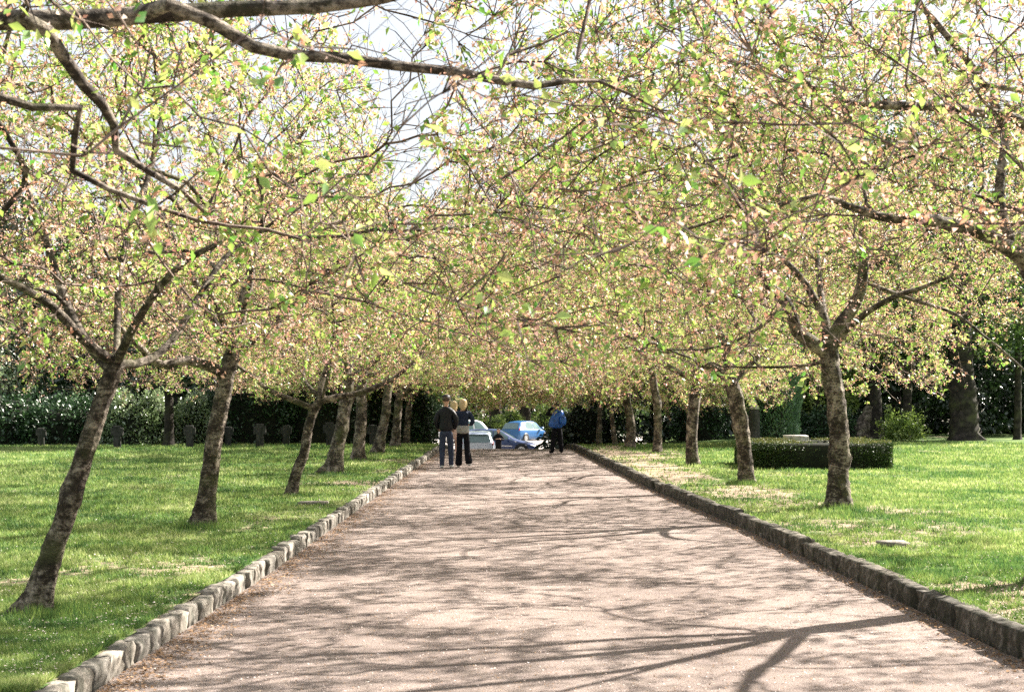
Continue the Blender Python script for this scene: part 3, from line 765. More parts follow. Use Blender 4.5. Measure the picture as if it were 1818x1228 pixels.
right_far = [
 (([(1230, 825), (1228, 775), (1232, 720), (1238, 680), (1238, 655)]), [.17, .155, .16, .17, .14], 'upright cherry with a scarred knot halfway up, third full trunk from the right', 6.6, None,
    [(1236, 676), (1200, 658), (1170, 640), (1140, 628), (1100, 600)]),
 (([(1167, 803), (1168, 760), (1166, 715), (1160, 680), (1157, 645)]), [.16, .135, .13, .13, .12], 'smooth straight cherry standing left of the knotted one on the right lawn', 6.6, None, None),
 (([(1118, 794), (1121, 765), (1117, 735), (1111, 700), (1112, 672)]), [.18, .17, .15, .15, .15], 'lumpy cherry near the far end of the right row', 6.8, 45.0, None),
 (([(1093, 793), (1089, 765), (1084, 725), (1080, 690)]), [.11, .09, .085, .08], 'thinnest cherry of the right row, last sunlit trunk before the dark evergreens', 6.8, 48.0, None),
 (([(1063, 790), (1064, 760), (1065, 725), (1066, 690)]), [.14, .12, .11, .11], 'shaded cherry trunk against the dark evergreens at the end of the right row', 6.8, 53.0, None)]
for i, (tp, rad, lab, H, dd, limb) in enumerate(right_far):
    if dd is None: t, d = trk(tp)
    else:
        d = dd; x = (tp[0][0]-VX)/F*d; t = [np.array([x, d, float(lawn_z(np.array([x]), np.array([d]))[0])])]+[P(a, b, d) for a, b in tp[1:]]
    x0, y0 = tp[-1]
    lb = [(catm(limb or [(x0, y0), (x0-30, y0-20), (x0-70, y0-40), (x0-110, y0-60)], d, d-.3), .075, .02),
          (catm([(x0, y0), (x0+25, y0-26), (x0+60, y0-46)], d, d+.4), .06, .02)]
    far = d > 40
    PR = cherry(lab, t, rad, lb, 60+i, proto=(right_pr if i > 1 else None), spin=i*1.7+.4, H=H, R=4.9, nA=150, nB=800, tw=14000 if far else 11000, lf=6.8, leaf=.074 if far else .066, auto=3, flare=.4, zlow=1.9, shift=(-.6, 0))
    TUFTS.append((t[0][0], t[0][1]-.1, 200, .07))
    if i == 1: right_pr = PR

make_grass(); make_litter()

# ------------------------------------------------------------------ shrubs, hedges, woodland
def blob_core(name, cx, cy, z0, rx, ry, h, seed, k=.8, nu=20, nv=10):
    V = []; 
    for i in range(nv+1):
        f = i/nv*math.pi*.5
        for j in range(nu):
            a = j/nu*2*math.pi
            nz = 1+.22*mnoise.noise(Vector((math.cos(a)*1.5+seed, math.sin(a)*1.5, f*2)))
            V.append((cx+math.cos(a)*rx*k*math.cos(f)**.6*nz, cy+math.sin(a)*ry*k*math.cos(f)**.6*nz, z0-.05+h*k*math.sin(f)*nz))
    Fc = [[i*nu+j, i*nu+(j+1) % nu, (i+1)*nu+(j+1) % nu, (i+1)*nu+j] for i in range(nv) for j in range(nu)]
    return np_mesh(name, np.array(V), np.array(Fc), smooth=True)
def shell_points(N, rx, ry, h, seed, spread=.22, full=False, noise_amp=.25):
    r = np.random.default_rng(seed)
    dr = rand_dir(N, r); dr[:, 2] = np.abs(dr[:, 2]) if not full else dr[:, 2]
    nz = np.array([mnoise.noise(Vector((d[0]*2.2+seed, d[1]*2.2, d[2]*2.6))) + .6*mnoise.noise(Vector((d[0]*6+seed, d[1]*6, d[2]*6))) for d in dr])
    q = (1+noise_amp*nz)*(1-np.abs(r.normal(size=N))*spread)
    e = np.abs(dr)**.8*np.sign(dr); p = e*q[:, None]*np.array([rx, ry, h]); return p, unit(dr/np.array([rx, ry, h])), nz, r
def shrub(name, label, cat, group, x, y, rx, ry, h, N, leaf, mat, seed, flowers=0, core=True, z0=None, tb=0.0, amp=.25):
    z0 = float(drop(y)) if z0 is None else z0
    root = empty(name, (x, y, z0)); tag(root, label, cat, group)
    if core: link('shade_core', blob_core('shade_core', 0, 0, 0, rx, ry, h, seed, .84), M['core'], root)  # solid lump in the painted inner shade, no separate branches modelled
    p, nr, nz, r = shell_points(N, rx, ry, h, seed, .22 if amp < .4 else .35, False, amp)
    t = np.clip(.35+tb+.4*nz+.35*(r.random(N)-.5), 0, 1)
    me = leaves('foliage', p, nr*.6+rand_dir(N, r), leaf*r.uniform(.6, 1.3, N), t, 1.0, .5, .25, r)
    o = link('foliage', me, M[mat], root); o['kind'] = 'stuff'
    if flowers:
        p, nr, nz, r = shell_points(flowers, rx*1.04, ry*1.04, h*1.02, seed+1, .03)
        pp = np.repeat(p, 6, 0)+r.normal(size=(flowers*6, 3))*.03
        me = leaves('flowers', pp, rand_dir(len(pp), r), .07+0*pp[:, 0], r.random(len(pp)), .5, .8, .2, r)
        link('flowers', me, M['flower'], root)['kind'] = 'stuff'
    return root

LZ = KH
g = 'shrubs behind the left lawn'
shrub('rhododendron', 'rhododendron at the far left edge dotted with white flower heads', 'shrub', g, -17.6, 49.0, 1.9, 1.6, 1.75, 7000, .14, 'rhodo', 1, 15, z0=LZ)
shrub('rhododendron', 'dark rhododendron with scattered white flowers behind the pale small cross', 'shrub', g, -15.4, 48.8, 1.7, 1.5, 1.55, 7000, .14, 'rhodo', 2, 10, z0=LZ)
shrub('low_shrub', 'dark shrub with a rusty flowering top left of the leaning front trunk', 'shrub', g, -14.2, 49.4, 1.2, 1.2, 1.6, 6000, .12, 'ever', 3, 0, z0=LZ, tb=.1)
shrub('pale_shrub', 'bright silvery green shrub between the two nearest left trunks', 'shrub', g, -12.75, 48.2, 1.35, 1.2, 1.75, 11000, .12, 'pale', 4, 0, z0=LZ)
shrub('pale_shrub', 'small silvery shrub right of the dark upright trunk', 'shrub', g, -10.85, 48.8, .8, 1.0, 1.65, 5000, .12, 'pale', 5, 0, z0=LZ)
for i, (x, y, rx, h, lab) in enumerate([
    (-8.9, 49.6, 1.9, 3.3, 'tall glossy laurel behind the second left trunk'),
    (-6.9, 50.0, 1.9, 3.9, 'tall glossy laurel behind the Y-shaped cherry'),
    (-5.4, 51.5, 1.6, 3.6, 'glossy laurel behind the close set far trunks'),
    (-4.15, 52.5, 1.35, 3.4, 'dark laurel overhanging the left end of the path beside the walking couple')]):
    shrub('laurel', lab, 'shrub', g, x, y, rx, 1.5, h, 9000, .14, 'rhodo', 10+i, 0, z0=LZ if i < 3 else -.35, tb=-.05)
shrub('weeping_shrub', 'pale olive weeping shrub rising at the left picture edge', 'shrub', g, -19.0, 50.5, 1.5, 1.5, 4.2, 7000, .12, 'pale', 16, 0, z0=LZ, tb=-.1)

# clipped hedge on the right lawn
def box_hedge():
    x0, x1, y0, y1, h = 5.3, 8.5, 31.4, 34.6, .60; z0 = LZ-.02
    root = empty('clipped_hedge', ((x0+x1)/2, (y0+y1)/2, z0)); tag(root, 'low clipped box hedge with a browned top on the right lawn', 'hedge')
    r = np.random.default_rng(77)
    # rounded rectangular plan, hollow in the middle is a planted bed
    n = 60; V = []; Fc = []
    def plan(t, k):
        hx, hy, rc = (x1-x0)/2*k, (y1-y0)/2*k, .5*k
        a = t*2*math.pi; c, s = math.cos(a), math.sin(a); e = .33
        return (math.copysign(abs(c)**e, c)*hx, math.copysign(abs(s)**e, s)*hy)
    lv = [(0, .96), (.12, .985), (.35, .99), (.5, .98), (.57, .95), (.585, .8), (.585, .55), (.50, .5)]
    for (z, k) in lv:
        for i in range(n):
            px, py = plan(i/n, k); nz = .025*mnoise.noise(Vector((px*4, py*4, z*6)))
            V.append((px*(1+nz), py*(1+nz), z+nz*.6))
    for j in range(len(lv)-1):
        for i in range(n): Fc.append([j*n+i, j*n+(i+1) % n, (j+1)*n+(i+1) % n, (j+1)*n+i])
    link('shade_core', np_mesh('shade_core', np.array(V)*np.array([.985, .985, .97]), np.array(Fc), smooth=True), M['core'], root)  # dark filler standing in for the shade inside the hedge
    N = 30000; pos = []; dr = []; ti = []
    for _ in range(N):
        t = r.random(); 
        if r.random() < .62:
            z = .02+.56*r.random(); px, py = plan(t, 1.0); px2, py2 = px, py; nrm = unit(np.array([px2, py2*1.0, .2])); tt = .25+.5*r.random()**2
        else:
            k = r.uniform(.52, 1.0); px, py = plan(t, k); z = .585; nrm = np.array([0, 0, 1.0]); tt = .55+.45*r.random()
        lump = .035*mnoise.noise(Vector((px*3, py*3, z*4)))
        q = np.array([px, py, z])+nrm*lump+r.normal(size=3)*.012
        pos.append(q); dr.append(nrm+r.normal(size=3)*.8); ti.append(tt)
    me = leaves('foliage', np.array(pos), np.array(dr), .035*r.uniform(.6, 1.3, N), np.array(ti), .6, .6, .25, r)
    link('foliage', me, M['box'], root)['kind'] = 'stuff'
box_hedge()

def yew():
    x, y = 8.55, 47.0
    root = empty('yew_column', (x, y, LZ)); tag(root, 'dense columnar yew rising behind the clipped hedge', 'yew')
    r = np.random.default_rng(5); N = 22000
    a = r.random(N)*6.283; z = 4.6*r.random(N)
    R0 = .80+.12*sstep(0, 2.0, z)-.35*sstep(3.4, 4.7, z)
    col = np.array([mnoise.noise(Vector((math.cos(q)*2.6, math.sin(q)*2.6, w*.55))) for q, w in zip(a, z)])
    rr = R0*(1+.28*col)*(1-np.abs(r.normal(size=N))*.10)
    p = np.stack([np.cos(a)*rr, np.sin(a)*rr, z], 1); d = np.stack([np.cos(a)*.5, np.sin(a)*.5, 0*a+.9], 1)+r.normal(size=(N, 3))*.4
    me = leaves('foliage', p, d, .10*r.uniform(.6, 1.3, N), np.clip(.45+.7*col+.2*(r.random(N)-.5), 0, 1), .2, .3, .2, r)
    link('foliage', me, M['yew'], root)['kind'] = 'stuff'
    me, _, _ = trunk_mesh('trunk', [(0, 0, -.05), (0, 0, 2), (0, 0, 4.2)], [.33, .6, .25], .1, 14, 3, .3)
    link('trunk', me, M['core'], root)  # fat dark core, painted as the shade behind the needles
yew()

# stone pillar with pale cap and low slab behind the hedge
def rot_profile(name, prof, sides, mat, parent, seed=0, jitter=.0, sq=False):
    r = np.random.default_rng(seed); V = []; Fc = []
    for (rr, z) in prof:
        for i in range(sides):
            a = (i+.5)/sides*2*math.pi; V.append((math.cos(a)*rr+r.normal()*jitter, math.sin(a)*rr+r.normal()*jitter, z+r.normal()*jitter))
    for j in range(len(prof)-1):
        for i in range(sides): Fc.append([j*sides+i, j*sides+(i+1) % sides, (j+1)*sides+(i+1) % sides, (j+1)*sides+i])
    return link(name, np_mesh(name, np.array(V), np.array(Fc), smooth=True), mat, parent)
pl = empty('stone_pillar', (7.75, 45.8, LZ)); tag(pl, 'weathered memorial pillar with a small pale ornament on top, left of the yew', 'pillar')
rot_profile('shaft', [(.22, -.02), (.20, .1), (.185, .12), (.18, .6), (.175, 1.0), (.17, 1.12), (.12, 1.18), (0, 1.2)], 8, M['cross'], pl, 1, .006)
M['palestone'] = stone_mat("pale_carved_stone", (.3, .27, .24), (.45, .42, .38), (.6, .56, .5), (.2, .2, .16))
rot_profile('capstone', [(.0, 1.17), (.15, 1.18), (.16, 1.24), (.10, 1.30), (.07, 1.34), (.0, 1.36)], 10, M['palestone'], pl, 2, .006)
rot_profile('ornament', [(.0, 1.33), (.07, 1.35), (.085, 1.41), (.05, 1.47), (.03, 1.50), (.0, 1.52)], 10, M['palestone'], pl, 3, .005)
def block_mesh(name, w, dpt, h, seed=0, bev=.02):
    r = np.random.default_rng(seed); prof = [(1, 0), (1, h-bev), (1-bev*1.2, h)]
    V = []; Fc = []; n = 0
    for k, z in prof:
        for sx, sy in ((-1, -1), (0, -1), (1, -1), (1, 0), (1, 1), (0, 1), (-1, 1), (-1, 0)):
            V.append((sx*w/2*k+r.normal()*.004, sy*dpt/2*k+r.normal()*.004, z+r.normal()*.003))
    for j in range(2):
        for i in range(8): Fc.append([j*8+i, j*8+(i+1) % 8, (j+1)*8+(i+1) % 8, (j+1)*8+i])
    V.append((0, 0, h)); c = len(V)-1
    for i in range(0, 8, 2): Fc.append([16+i, 16+i+1, 16+(i+2) % 8, c])
    return np_mesh(name, np.array(V), np.array(Fc))
o = link('stone_slab', block_mesh('stone_slab', .55, .5, .62, 4), M['palestone']); o.location = (7.1, 35.8, LZ); tag(o, 'pale low stone slab showing over the back of the clipped hedge', 'stone slab')
for (px, py, wd_, lab) in ((556, 894, .42, 'flat pale stone set in the grass between the left kerb and the Y-shaped cherry'), (1585, 966, .3, 'flat pale stone in the bare ground right of the right kerb')):
    p = gp(px, py); o = link('flat_stone', block_mesh('flat_stone', wd_, .25, .035, int(px)), M['kerb']); o.location = (p[0], p[1], p[2]); tag(o, lab, 'stone')

# grave crosses
def cross_mesh(s=1.0, seed=0):
    r = np.random.default_rng(seed)
    w, a, top, arm0, arm1 = .115*s, .19*s, .70*s, .40*s, .63*s; dp = .06*s
    out = [(-w, -.05), (w, -.05), (w, arm0), (a, arm0), (a, arm1), (w*1.05, arm1), (w*1.05, top), (-w*1.05, top), (-w*1.05, arm1), (-a, arm1), (-a, arm0), (-w, arm0)]
    out = [(x+r.normal()*.006, z+r.normal()*.006) for x, z in out]
    V = []; 
    for y, k in ((-dp, .94), (-dp*.7, 1), (dp*.7, 1), (dp, .94)):
        for x, z in out: V.append((x*k, y, .32*s+(z-.32*s)*k if k < 1 else z))
    n = len(out); faces = []
    for j in range(3):
        for i in range(n): faces.append((j*n+i, j*n+(i+1) % n, (j+1)*n+(i+1) % n, (j+1)*n+i))
    faces.append(tuple(range(n-1, -1, -1))); faces.append(tuple(range(3*n, 4*n)))
    me = bpy.data.meshes.new('gravestone_cross'); me.from_pydata(V, [], faces); me.update(); return me
for i, (px, dd_, s, lab) in enumerate([
    (73, 46.6, .85, 'small pale cross gravestone far left in front of the rhododendrons'),
    (208, 44.6, 1.0, 'squat cross gravestone between the leaning front trunk and the bright shrub'),
    (337, 45.0, 1.0, 'squat cross gravestone just left of the second left trunk'),
    (405, 46.6, .9, 'cross gravestone half hidden behind the second left trunk'),
    (461, 45.2, 1.05, 'squat cross gravestone midway between the second left trunk and the Y-shaped cherry'),
    (508, 47.0, .95, 'cross gravestone just left of the Y-shaped cherry'),
    (586, 46.4, 1.1, 'cross gravestone hidden beside the fourth left trunk'),
    (662, 47.2, 1.0, 'dark cross gravestone between the fifth and sixth left trunks')]):
    o = link('gravestone_cross', cross_mesh(s, i), M['cross']); x = (px-VX)/F*dd_
    o.location = (x, dd_, float(lawn_z(np.array([x]), np.array([dd_]))[0])); o.rotation_euler = (0, random.gauss(0, .015), random.gauss(.15, .08))
    tag(o, lab, 'gravestone', 'cross gravestones along the back of the left lawn')

# woodland trees
_shared = {}
def crown_mesh(kind, seed, mat, N, leaf, H, R, z0, full=True):
    key = (kind, seed)
    if key in _shared: return _shared[key]
    r = np.random.default_rng(seed+100); pos = []; ti = []; dr = []
    nc = 46; hc = z0+(H-z0)*r.random(nc)
    for i in range(nc):
        f = (hc[i]-z0)/(H-z0)
        Rz = R*(1-f)**.7+.3 if kind == 'conifer' else R*math.sqrt(max(.05, 1-(2*f-.9)**2*.8))
        a = r.random()*6.283; q = math.sqrt(r.random())*.85
        c = np.array([math.cos(a)*Rz*q, math.sin(a)*Rz*q, hc[i]]); cr = r.uniform(.5, 1.1)*R*.42
        m = N//nc; d = rand_dir(m, r); e = d*cr*(1-np.abs(r.normal(size=(m, 1)))*.25); e[:, 2] *= .65 if kind != 'conifer' else .4
        pos.append(c+e); dr.append(d+r.normal(size=(m, 3))*.7+(np.array([0, 0, -.4]) if kind == 'conifer' else 0))
        ti.append(np.clip(.45+.25*d[:, 2]*0+r.normal()*.16+.3*(r.random(m)-.5), 0, 1))
    p = np.concatenate(pos); p = p[:]
    me = leaves('crown', p, np.concatenate(dr), leaf*r.uniform(.6, 1.3, len(p)), np.concatenate(ti), .8, .55, .25, r)
    me.materials.append(M[mat]); _shared[key] = me; return me
def wood_tree(name, label, cat, group, x, y, H, R, tr, kind, seed, mat, N=9000, leaf=.2, z0=.1, lean=0, bark='darkbark', zb=None):
    zb = (LZ if abs(x) > 6 else float(drop(y))) if zb is None else zb
    root = empty(name, (x, y, zb)); tag(root, label, cat, group)
    if tr > 0:
        me, _, _ = trunk_mesh('trunk', [(0, 0, -.1), (lean*.3, 0, H*.25), (lean*.7, 0, H*.55), (lean, 0, H*.9)], [tr, tr*.85, tr*.6, tr*.15], .45, 16, seed, .12, .16)
        link('trunk', me, M[bark], root)
    o = link('crown', crown_mesh(kind, seed, mat, N, leaf, H, R, z0), None, root); o['kind'] = 'stuff'; return root

g2 = 'dark evergreens behind the right lawn'
ev = [(3.15, 55.5, 9, 2.2, .2, 'dark evergreen crowding the right end of the path behind the photographer'),
      (5.6, 57.0, 10, 2.7, .2, 'dark evergreen filling the gap behind the last right hand cherries'),
      (8.3, 56.5, 9, 2.6, .2, 'dark evergreen behind the knotted cherry with a few lit sprays'),
      (11.0, 58.0, 11, 2.9, .25, 'dark evergreen just right of the yew column'),
      (13.6, 60.0, 12, 3.0, .25, 'dark evergreen behind the broken leaning stump'),
      (16.4, 61.0, 12, 3.0, .25, 'dark evergreen left of the massive rough trunk'),
      (19.6, 60.5, 12, 3.1, .25, 'dark evergreen right of the massive rough trunk'),
      (22.8, 60.0, 11, 3.0, .25, 'dark evergreen at the right picture edge')]
for i, (x, y, H, R, tr, lab) in enumerate(ev):
    wood_tree('evergreen_tree', lab, 'evergreen tree', g2, x, y, H, R, tr, 'conifer' if i % 2 == 0 else 'broad', i % 4, 'ever', 7500, .25, .1, zb=LZ if i > 1 else float(drop(y)))
g3 = 'tall trees beyond the right lawn'
for i, (x, y, H, R, tr, lab, kd, ln) in enumerate([
    (16.75, 52.8, 13, 4.2, .50, 'massive rough trunked tree at the back of the right lawn', 'wood_leaf', -.5),
    (15.05, 54.5, 12, 2.8, .17, 'slim mossy trunk with a bright sunlit edge, left of the massive one', 'wood_leaf', .2),
    (14.1, 55.5, 13, 2.8, .33, 'shadowed upright trunk behind the bright young bush', 'wood_leaf', -.4),
    (18.95, 53.5, 12, 3.0, .13, 'thin pale trunk at the right picture edge', 'wood_leaf', .1),
    (11.9, 56.0, 11, 2.6, .2, 'leafy tree with yellow green sprays right of the goblet-forked cherry', 'spring', .3)]):
    wood_tree('woodland_tree', lab, 'tree', g3, x, y, H, R, tr, 'broad', 10+i, kd, 9000, .17, 3.0 if i != 4 else 1.2, ln, zb=LZ)
# broken stump
me, _, _ = trunk_mesh('leaning_stump', [(0, 0, -.05), (.15, 0, .5), (.32, 0, 1.0), (.42, 0, 1.25)], [.42, .30, .22, .12], .3, 16, 8, .05, .2)
o = link('leaning_stump', me, M['bark']); o.location = (13.0, 53.6, LZ); tag(o, 'leaning broken stump catching the sun at the wood edge', 'stump')
shrub('young_bush', 'bright green young bush lit by the sun left of the slim mossy trunk', 'bush', None, 14.35, 52.6, .8, .6, 1.05, 2600, .12, 'spring', 61, 0, False, LZ, amp=.7)
shrub('low_evergreen_bush', 'dusky low bush beside the leaning stump', 'bush', None, 11.9, 53.6, 1.0, .7, 1.2, 4000, .11, 'rhodo', 62, 0, True, LZ)
shrub('low_evergreen_bush', 'dark low bush between the yew and the goblet-forked cherry', 'bush', None, 10.2, 54.0, 1.2, .7, 1.1, 4000, .11, 'rhodo', 63, 0, True, LZ)
shrub('low_evergreen_bush', 'dim bush with glinting leaves behind the knotted cherry', 'bush', None, 7.0, 53.5, 1.0, .8, 1.9, 4500, .12, 'rhodo', 64, 0, True, LZ, tb=-.1)
shrub('low_evergreen_bush', 'dark low bush at the foot of the evergreens beside the far right kerb', 'bush', None, 2.75, 55.0, 1.3, 1.0, 2.3, 6000, .12, 'ever', 65, 0, True, -.75)

g4 = 'dark trees behind the left lawn'
for i, (x, y, H, R, tr, lab) in enumerate([
    (-20.5, 56, 8, 3.2, .25, 'dark tree above the rhododendron at the far left'),
    (-16.6, 55, 8.5, 3.1, .25, 'dark tree above the flowering rhododendrons'),
    (-11.25, 46.4, 7, 3.0, .16, 'tree with a straight near black trunk standing in front of the silvery shrubs'),
    (-13.0, 55, 8, 3.0, .25, 'dark tree behind the leaning front trunk'),
    (-9.6, 56, 8.5, 3.0, .25, 'dark tree behind the second left trunk'),
    (-6.6, 57, 8, 2.6, .25, 'dark tree behind the Y-shaped cherry')]):
    wood_tree('evergreen_tree', lab, 'evergreen tree', g4, x, y, H, R, tr, 'broad', (i+1) % 4 if i != 2 else 30, 'ever', 7500, .25, .1 if i != 2 else 2.6, zb=LZ)

# trees beyond the car park
g5 = 'trees beyond the car park'
for i, (x, y, H, R, tr, z0, mat, lab) in enumerate([
    (-1.6, 122, 15, 4.5, .55, 3.2, 'spring', 'spring green tree beyond the cars, dark trunk above the silver car'),
    (.95, 120, 14, 4.0, .50, 3.2, 'spring', 'spring green tree with a thick trunk behind the mid blue car'),
    (-6.5, 124, 14, 4.5, .4, 1.5, 'wood_leaf', 'dark tree beyond the car park on the left behind the couple'),
    (5.6, 124, 14, 4.5, .4, 1.0, 'wood_leaf', 'dark tree beyond the car park on the right'),
    (-11.5, 116, 15, 4.8, .4, .5, 'wood_leaf', 'far dark tree left of the car park'),
    (10.0, 120, 15, 4.8, .4, .5, 'wood_leaf', 'far dark tree right of the car park'),
    (2.0, 136, 15, 4.8, .4, .3, 'wood_leaf', 'farthest tree closing the view above the cars'),
    (-4.0, 137, 15, 4.8, .4, .3, 'wood_leaf', 'farthest tree behind the pale car roof')]):
    wood_tree('park_tree', lab, 'tree', g5, x, y, H, R, tr, 'broad', 20+i, mat, 8000, .3, z0, zb=-DROP)
for i, (x, y, rx, h, mat, lab) in enumerate([
    (-1.9, 114, 1.5, 1.7, 'spring', 'sunlit yellow green bush behind the pale car'),
    (-.3, 116, 1.3, 2.0, 'spring', 'sunlit yellow green bush between the two far trunks'),
    (2.9, 115, 1.4, 2.5, 'spring', 'sunlit light green bush right of the mid blue car'),
    (4.3, 110, 1.4, 2.4, 'wood_leaf', 'dark bush right of the parked cars'),
    (-4.9, 113, 1.7, 3.2, 'rhodo', 'dark bush behind the blonde walker')]):
    shrub('park_bush', lab, 'bush', 'bushes beyond the car park', x, y, rx, 1.2, h, 5000, .17, mat, 80+i, 0, True, -DROP)

# far wood closing the horizon on both sides
def far_wood():
    r = np.random.default_rng(9); N = 62000
    side = r.random(N) < .5
    x = np.where(side, r.uniform(-75, -8, N), r.uniform(8, 75, N)); y = 76+.0*x+r.random(N)**2*14+np.abs(x)*.05
    nr_ = r.random(N) < .35; y = np.where(nr_, 65+r.random(N)*6, y); x = np.where(nr_, np.sign(x)*r.uniform(7, 38, N), x)
    sel = (r.random(N) < .18) & ~nr_; x = np.where(sel, r.uniform(-14, 14, N), x); y = np.where(sel, 142+r.random(N)*8, y)
    top = 10+5*fbm(x*.16+3, y*0+.3, 3); z = -1.5+(np.where(nr_, top*.62, top)+1.5)*r.random(N)**.9
    p = np.stack([x, y, z], 1)
    me = leaves('far_wood', p, rand_dir(N, r), .8*r.uniform(.6, 1.3, N), np.clip(.35+.5*(fbm(x*.5, z*.5, 2)-.5)+.3*(r.random(N)-.5), 0, 1), .8, .6, .25, r)
    tag(link('far_wood', me, M['wood_leaf']), 'dense distant wood closing the view behind the lawns and car park', 'woodland', kind='stuff')
far_wood()

# ------------------------------------------------------------------ cars
def car(name, label, paint, x, y, z, rz, prof, width, wheels, WR=.32, estate=False):
    """prof: list of (x, z_low, z_belt, z_top, hw_low, hw_belt, hw_top); front at x=0, rear at x=L"""
    root = empty(name, (x, y, z), rz); tag(root, label, 'car', 'cars in the car park')
    A = np.array(prof, float); L = A[-1, 0]; xs = np.linspace(0, L, 64)
    # smooth the station table
    T = np.stack([np.interp(xs, A[:, 0], A[:, k]) for k in range(1, 7)], 1)
    ker = np.array([.25, .5, .25])
    for _ in range(2):
        Tp = np.vstack([T[:1], T, T[-1:]]); T = ker[0]*Tp[:-2]+ker[1]*Tp[1:-1]+ker[2]*Tp[2:]
    def section(i):
        zl, zb, zt, wl, wb, wt = T[i]; zm = (zl+zb)*.5
        half = [(0, zl), (wl*.86, zl), (wl*.97, zl+.07), (wl, zm-.08), (wb*1.0, zm+.1), (wb*.985, zb-.03), (wb*.955, zb), (wt+(wb*.955-wt)*.45, zb+(zt-zb)*.55), (wt, zt-.05*min(1, (zt-zb)*3)), (wt*.86, zt-.008), (wt*.5, zt+.012), (0, zt+.018)]
        return half
    S = np.array([section(i) for i in range(64)])      # 64,12,2
    def pt(u, k, sgn=1, off=0.0):
        i = np.clip(u/L*63, 0, 63); i0 = int(i); i1 = min(63, i0+1); f = i-i0
        k0 = int(k); k1 = min(11, k0+1); g = k-k0
        q = (S[i0, k0]*(1-f)+S[i1, k0]*f)*(1-g)+(S[i0, k1]*(1-f)+S[i1, k1]*f)*g
        return np.array([u-L/2, sgn*(q[0]), q[1]])
    V = []; K = 12
    for i in range(64):
        for s, rngk in ((1, range(K)), (-1, range(K-2, 0, -1))):
            for k in rngk: V.append((xs[i]-L/2, s*S[i, k, 0], S[i, k, 1]))
    M_ = 2*K-2; Fc = [[i*M_+j, (i+1)*M_+j, (i+1)*M_+(j+1) % M_, i*M_+(j+1) % M_] for i in range(63) for j in range(M_)]
    V = np.array(V)
    nV = len(V); V = np.vstack([V, [[-L/2, 0, T[0, 0]*.5+T[0, 1]*.5], [L/2, 0, T[-1, 0]*.5+T[-1, 1]*.5]]])
    me = bpy.data.meshes.new('body'); fl = [tuple(f) for f in Fc]+[(nV, (j+1) % M_, j)[::-1] for j in range(M_)]+[(nV+1, 63*M_+j, 63*M_+(j+1) % M_)[::-1] for j in range(M_)]
    me.from_pydata([tuple(v) for v in V], [], fl); me.polygons.foreach_set("use_smooth", [True]*len(fl)); me.update()
    link('body', me, M[paint], root)
    def patch(nm, us, ks, mat, off=.012, sgns=(1, -1), join=False):
        """us: (u0,u1) at bottom k0, (u2,u3) at top k1"""
        (u0, u1, u2, u3), (k0, k1) = us, ks
        for sg in sgns:
            W, fs = [], []; n, m = 8, 5
            for a in range(n+1):
                for b in range(m+1):
                    f, g = a/n, b/m; u = (u0*(1-f)+u1*f)*(1-g)+(u2*(1-f)+u3*f)*g; k = k0*(1-g)+k1*g
                    q = pt(u, k, sg); q1 = pt(u, min(k+.2, 10.9), sg)-pt(u, max(k-.2, 0), sg); q2 = pt(min(u+.03, L), k, sg)-pt(max(u-.03, 0), k, sg)
                    nr = np.cross(q2, q1); nr = nr/(np.linalg.norm(nr)+1e-9); nr = nr*(1 if nr@np.array([0, sg*1.0, .6]) > 0 else -1)
                    W.append(q+nr*off)
            for a in range(n):
                for b in range(m): fs.append([a*(m+1)+b, (a+1)*(m+1)+b, (a+1)*(m+1)+b+1, a*(m+1)+b+1])
            link(nm, np_mesh(nm, np.array(W), np.array(fs), smooth=True), mat, root)
    return root, pt, patch, L, T, xs
def lathe_x(name, prof, parent, mat, y=0, side=1, loc=(0, 0, 0)):
    """wheel pieces: prof (radius, offset) revolved about the y axis"""
    n = 28; V = []; Fc = []
    for rr, off in prof:
        for i in range(n):
            a = i/n*6.2832; V.append((math.cos(a)*rr, side*off, math.sin(a)*rr))
    for j in range(len(prof)-1):
        for i in range(n): Fc.append([j*n+i, j*n+(i+1) % n, (j+1)*n+(i+1) % n, (j+1)*n+i])
    o = link(name, np_mesh(name, np.array(V), np.array(Fc), smooth=True), mat, parent); o.location = loc; return o
def car_wheels(root, L, hw, fx, rx, WR):
    for wx in (fx, rx):
        for s in (-1, 1):
            a = lathe_x('wheel_arch', [(0, hw*.0+.004), (WR*1.18, .004), (WR*1.18, -.16)], root, M['dtrim'], 0, s, (wx-L/2, s*(hw+.0), WR*1.02))
            w_ = lathe_x('wheel', [(WR*.66, -.15), (WR*.96, -.15), (WR, -.1), (WR, .0), (WR*.95, .022), (WR*.68, .028), (WR*.66, .0)], root, M['tyre'], 0, s, (wx-L/2, s*hw, WR))
            rm = lathe_x('rim', [(WR*.66, .012), (WR*.60, .022), (WR*.52, .004), (WR*.30, .006), (WR*.16, .024), (0, .026)], w_, M['rim'], 0, s)
            # dark slots between spokes
            V, Fc = [], []
            for k in range(7):
                a0 = k/7*6.2832
                for (rr, da) in ((WR*.26, -.12), (WR*.26, .12), (WR*.5, .22), (WR*.5, -.22)): V.append((math.cos(a0+da)*rr, s*.016, math.sin(a0+da)*rr))
                Fc.append([k*4, k*4+1, k*4+2, k*4+3])
            link('spoke_gap', np_mesh('spoke_gap', np.array(V), np.array(Fc)), M['dtrim'], w_)
def small_box(name, parent, mat, loc, size, rz=0):
    me = block_mesh(name, size[0], size[1], size[2], 1, .15); o = link(name, me, mat, parent); o.location = loc; o.rotation_euler = (0, 0, rz)
    return o

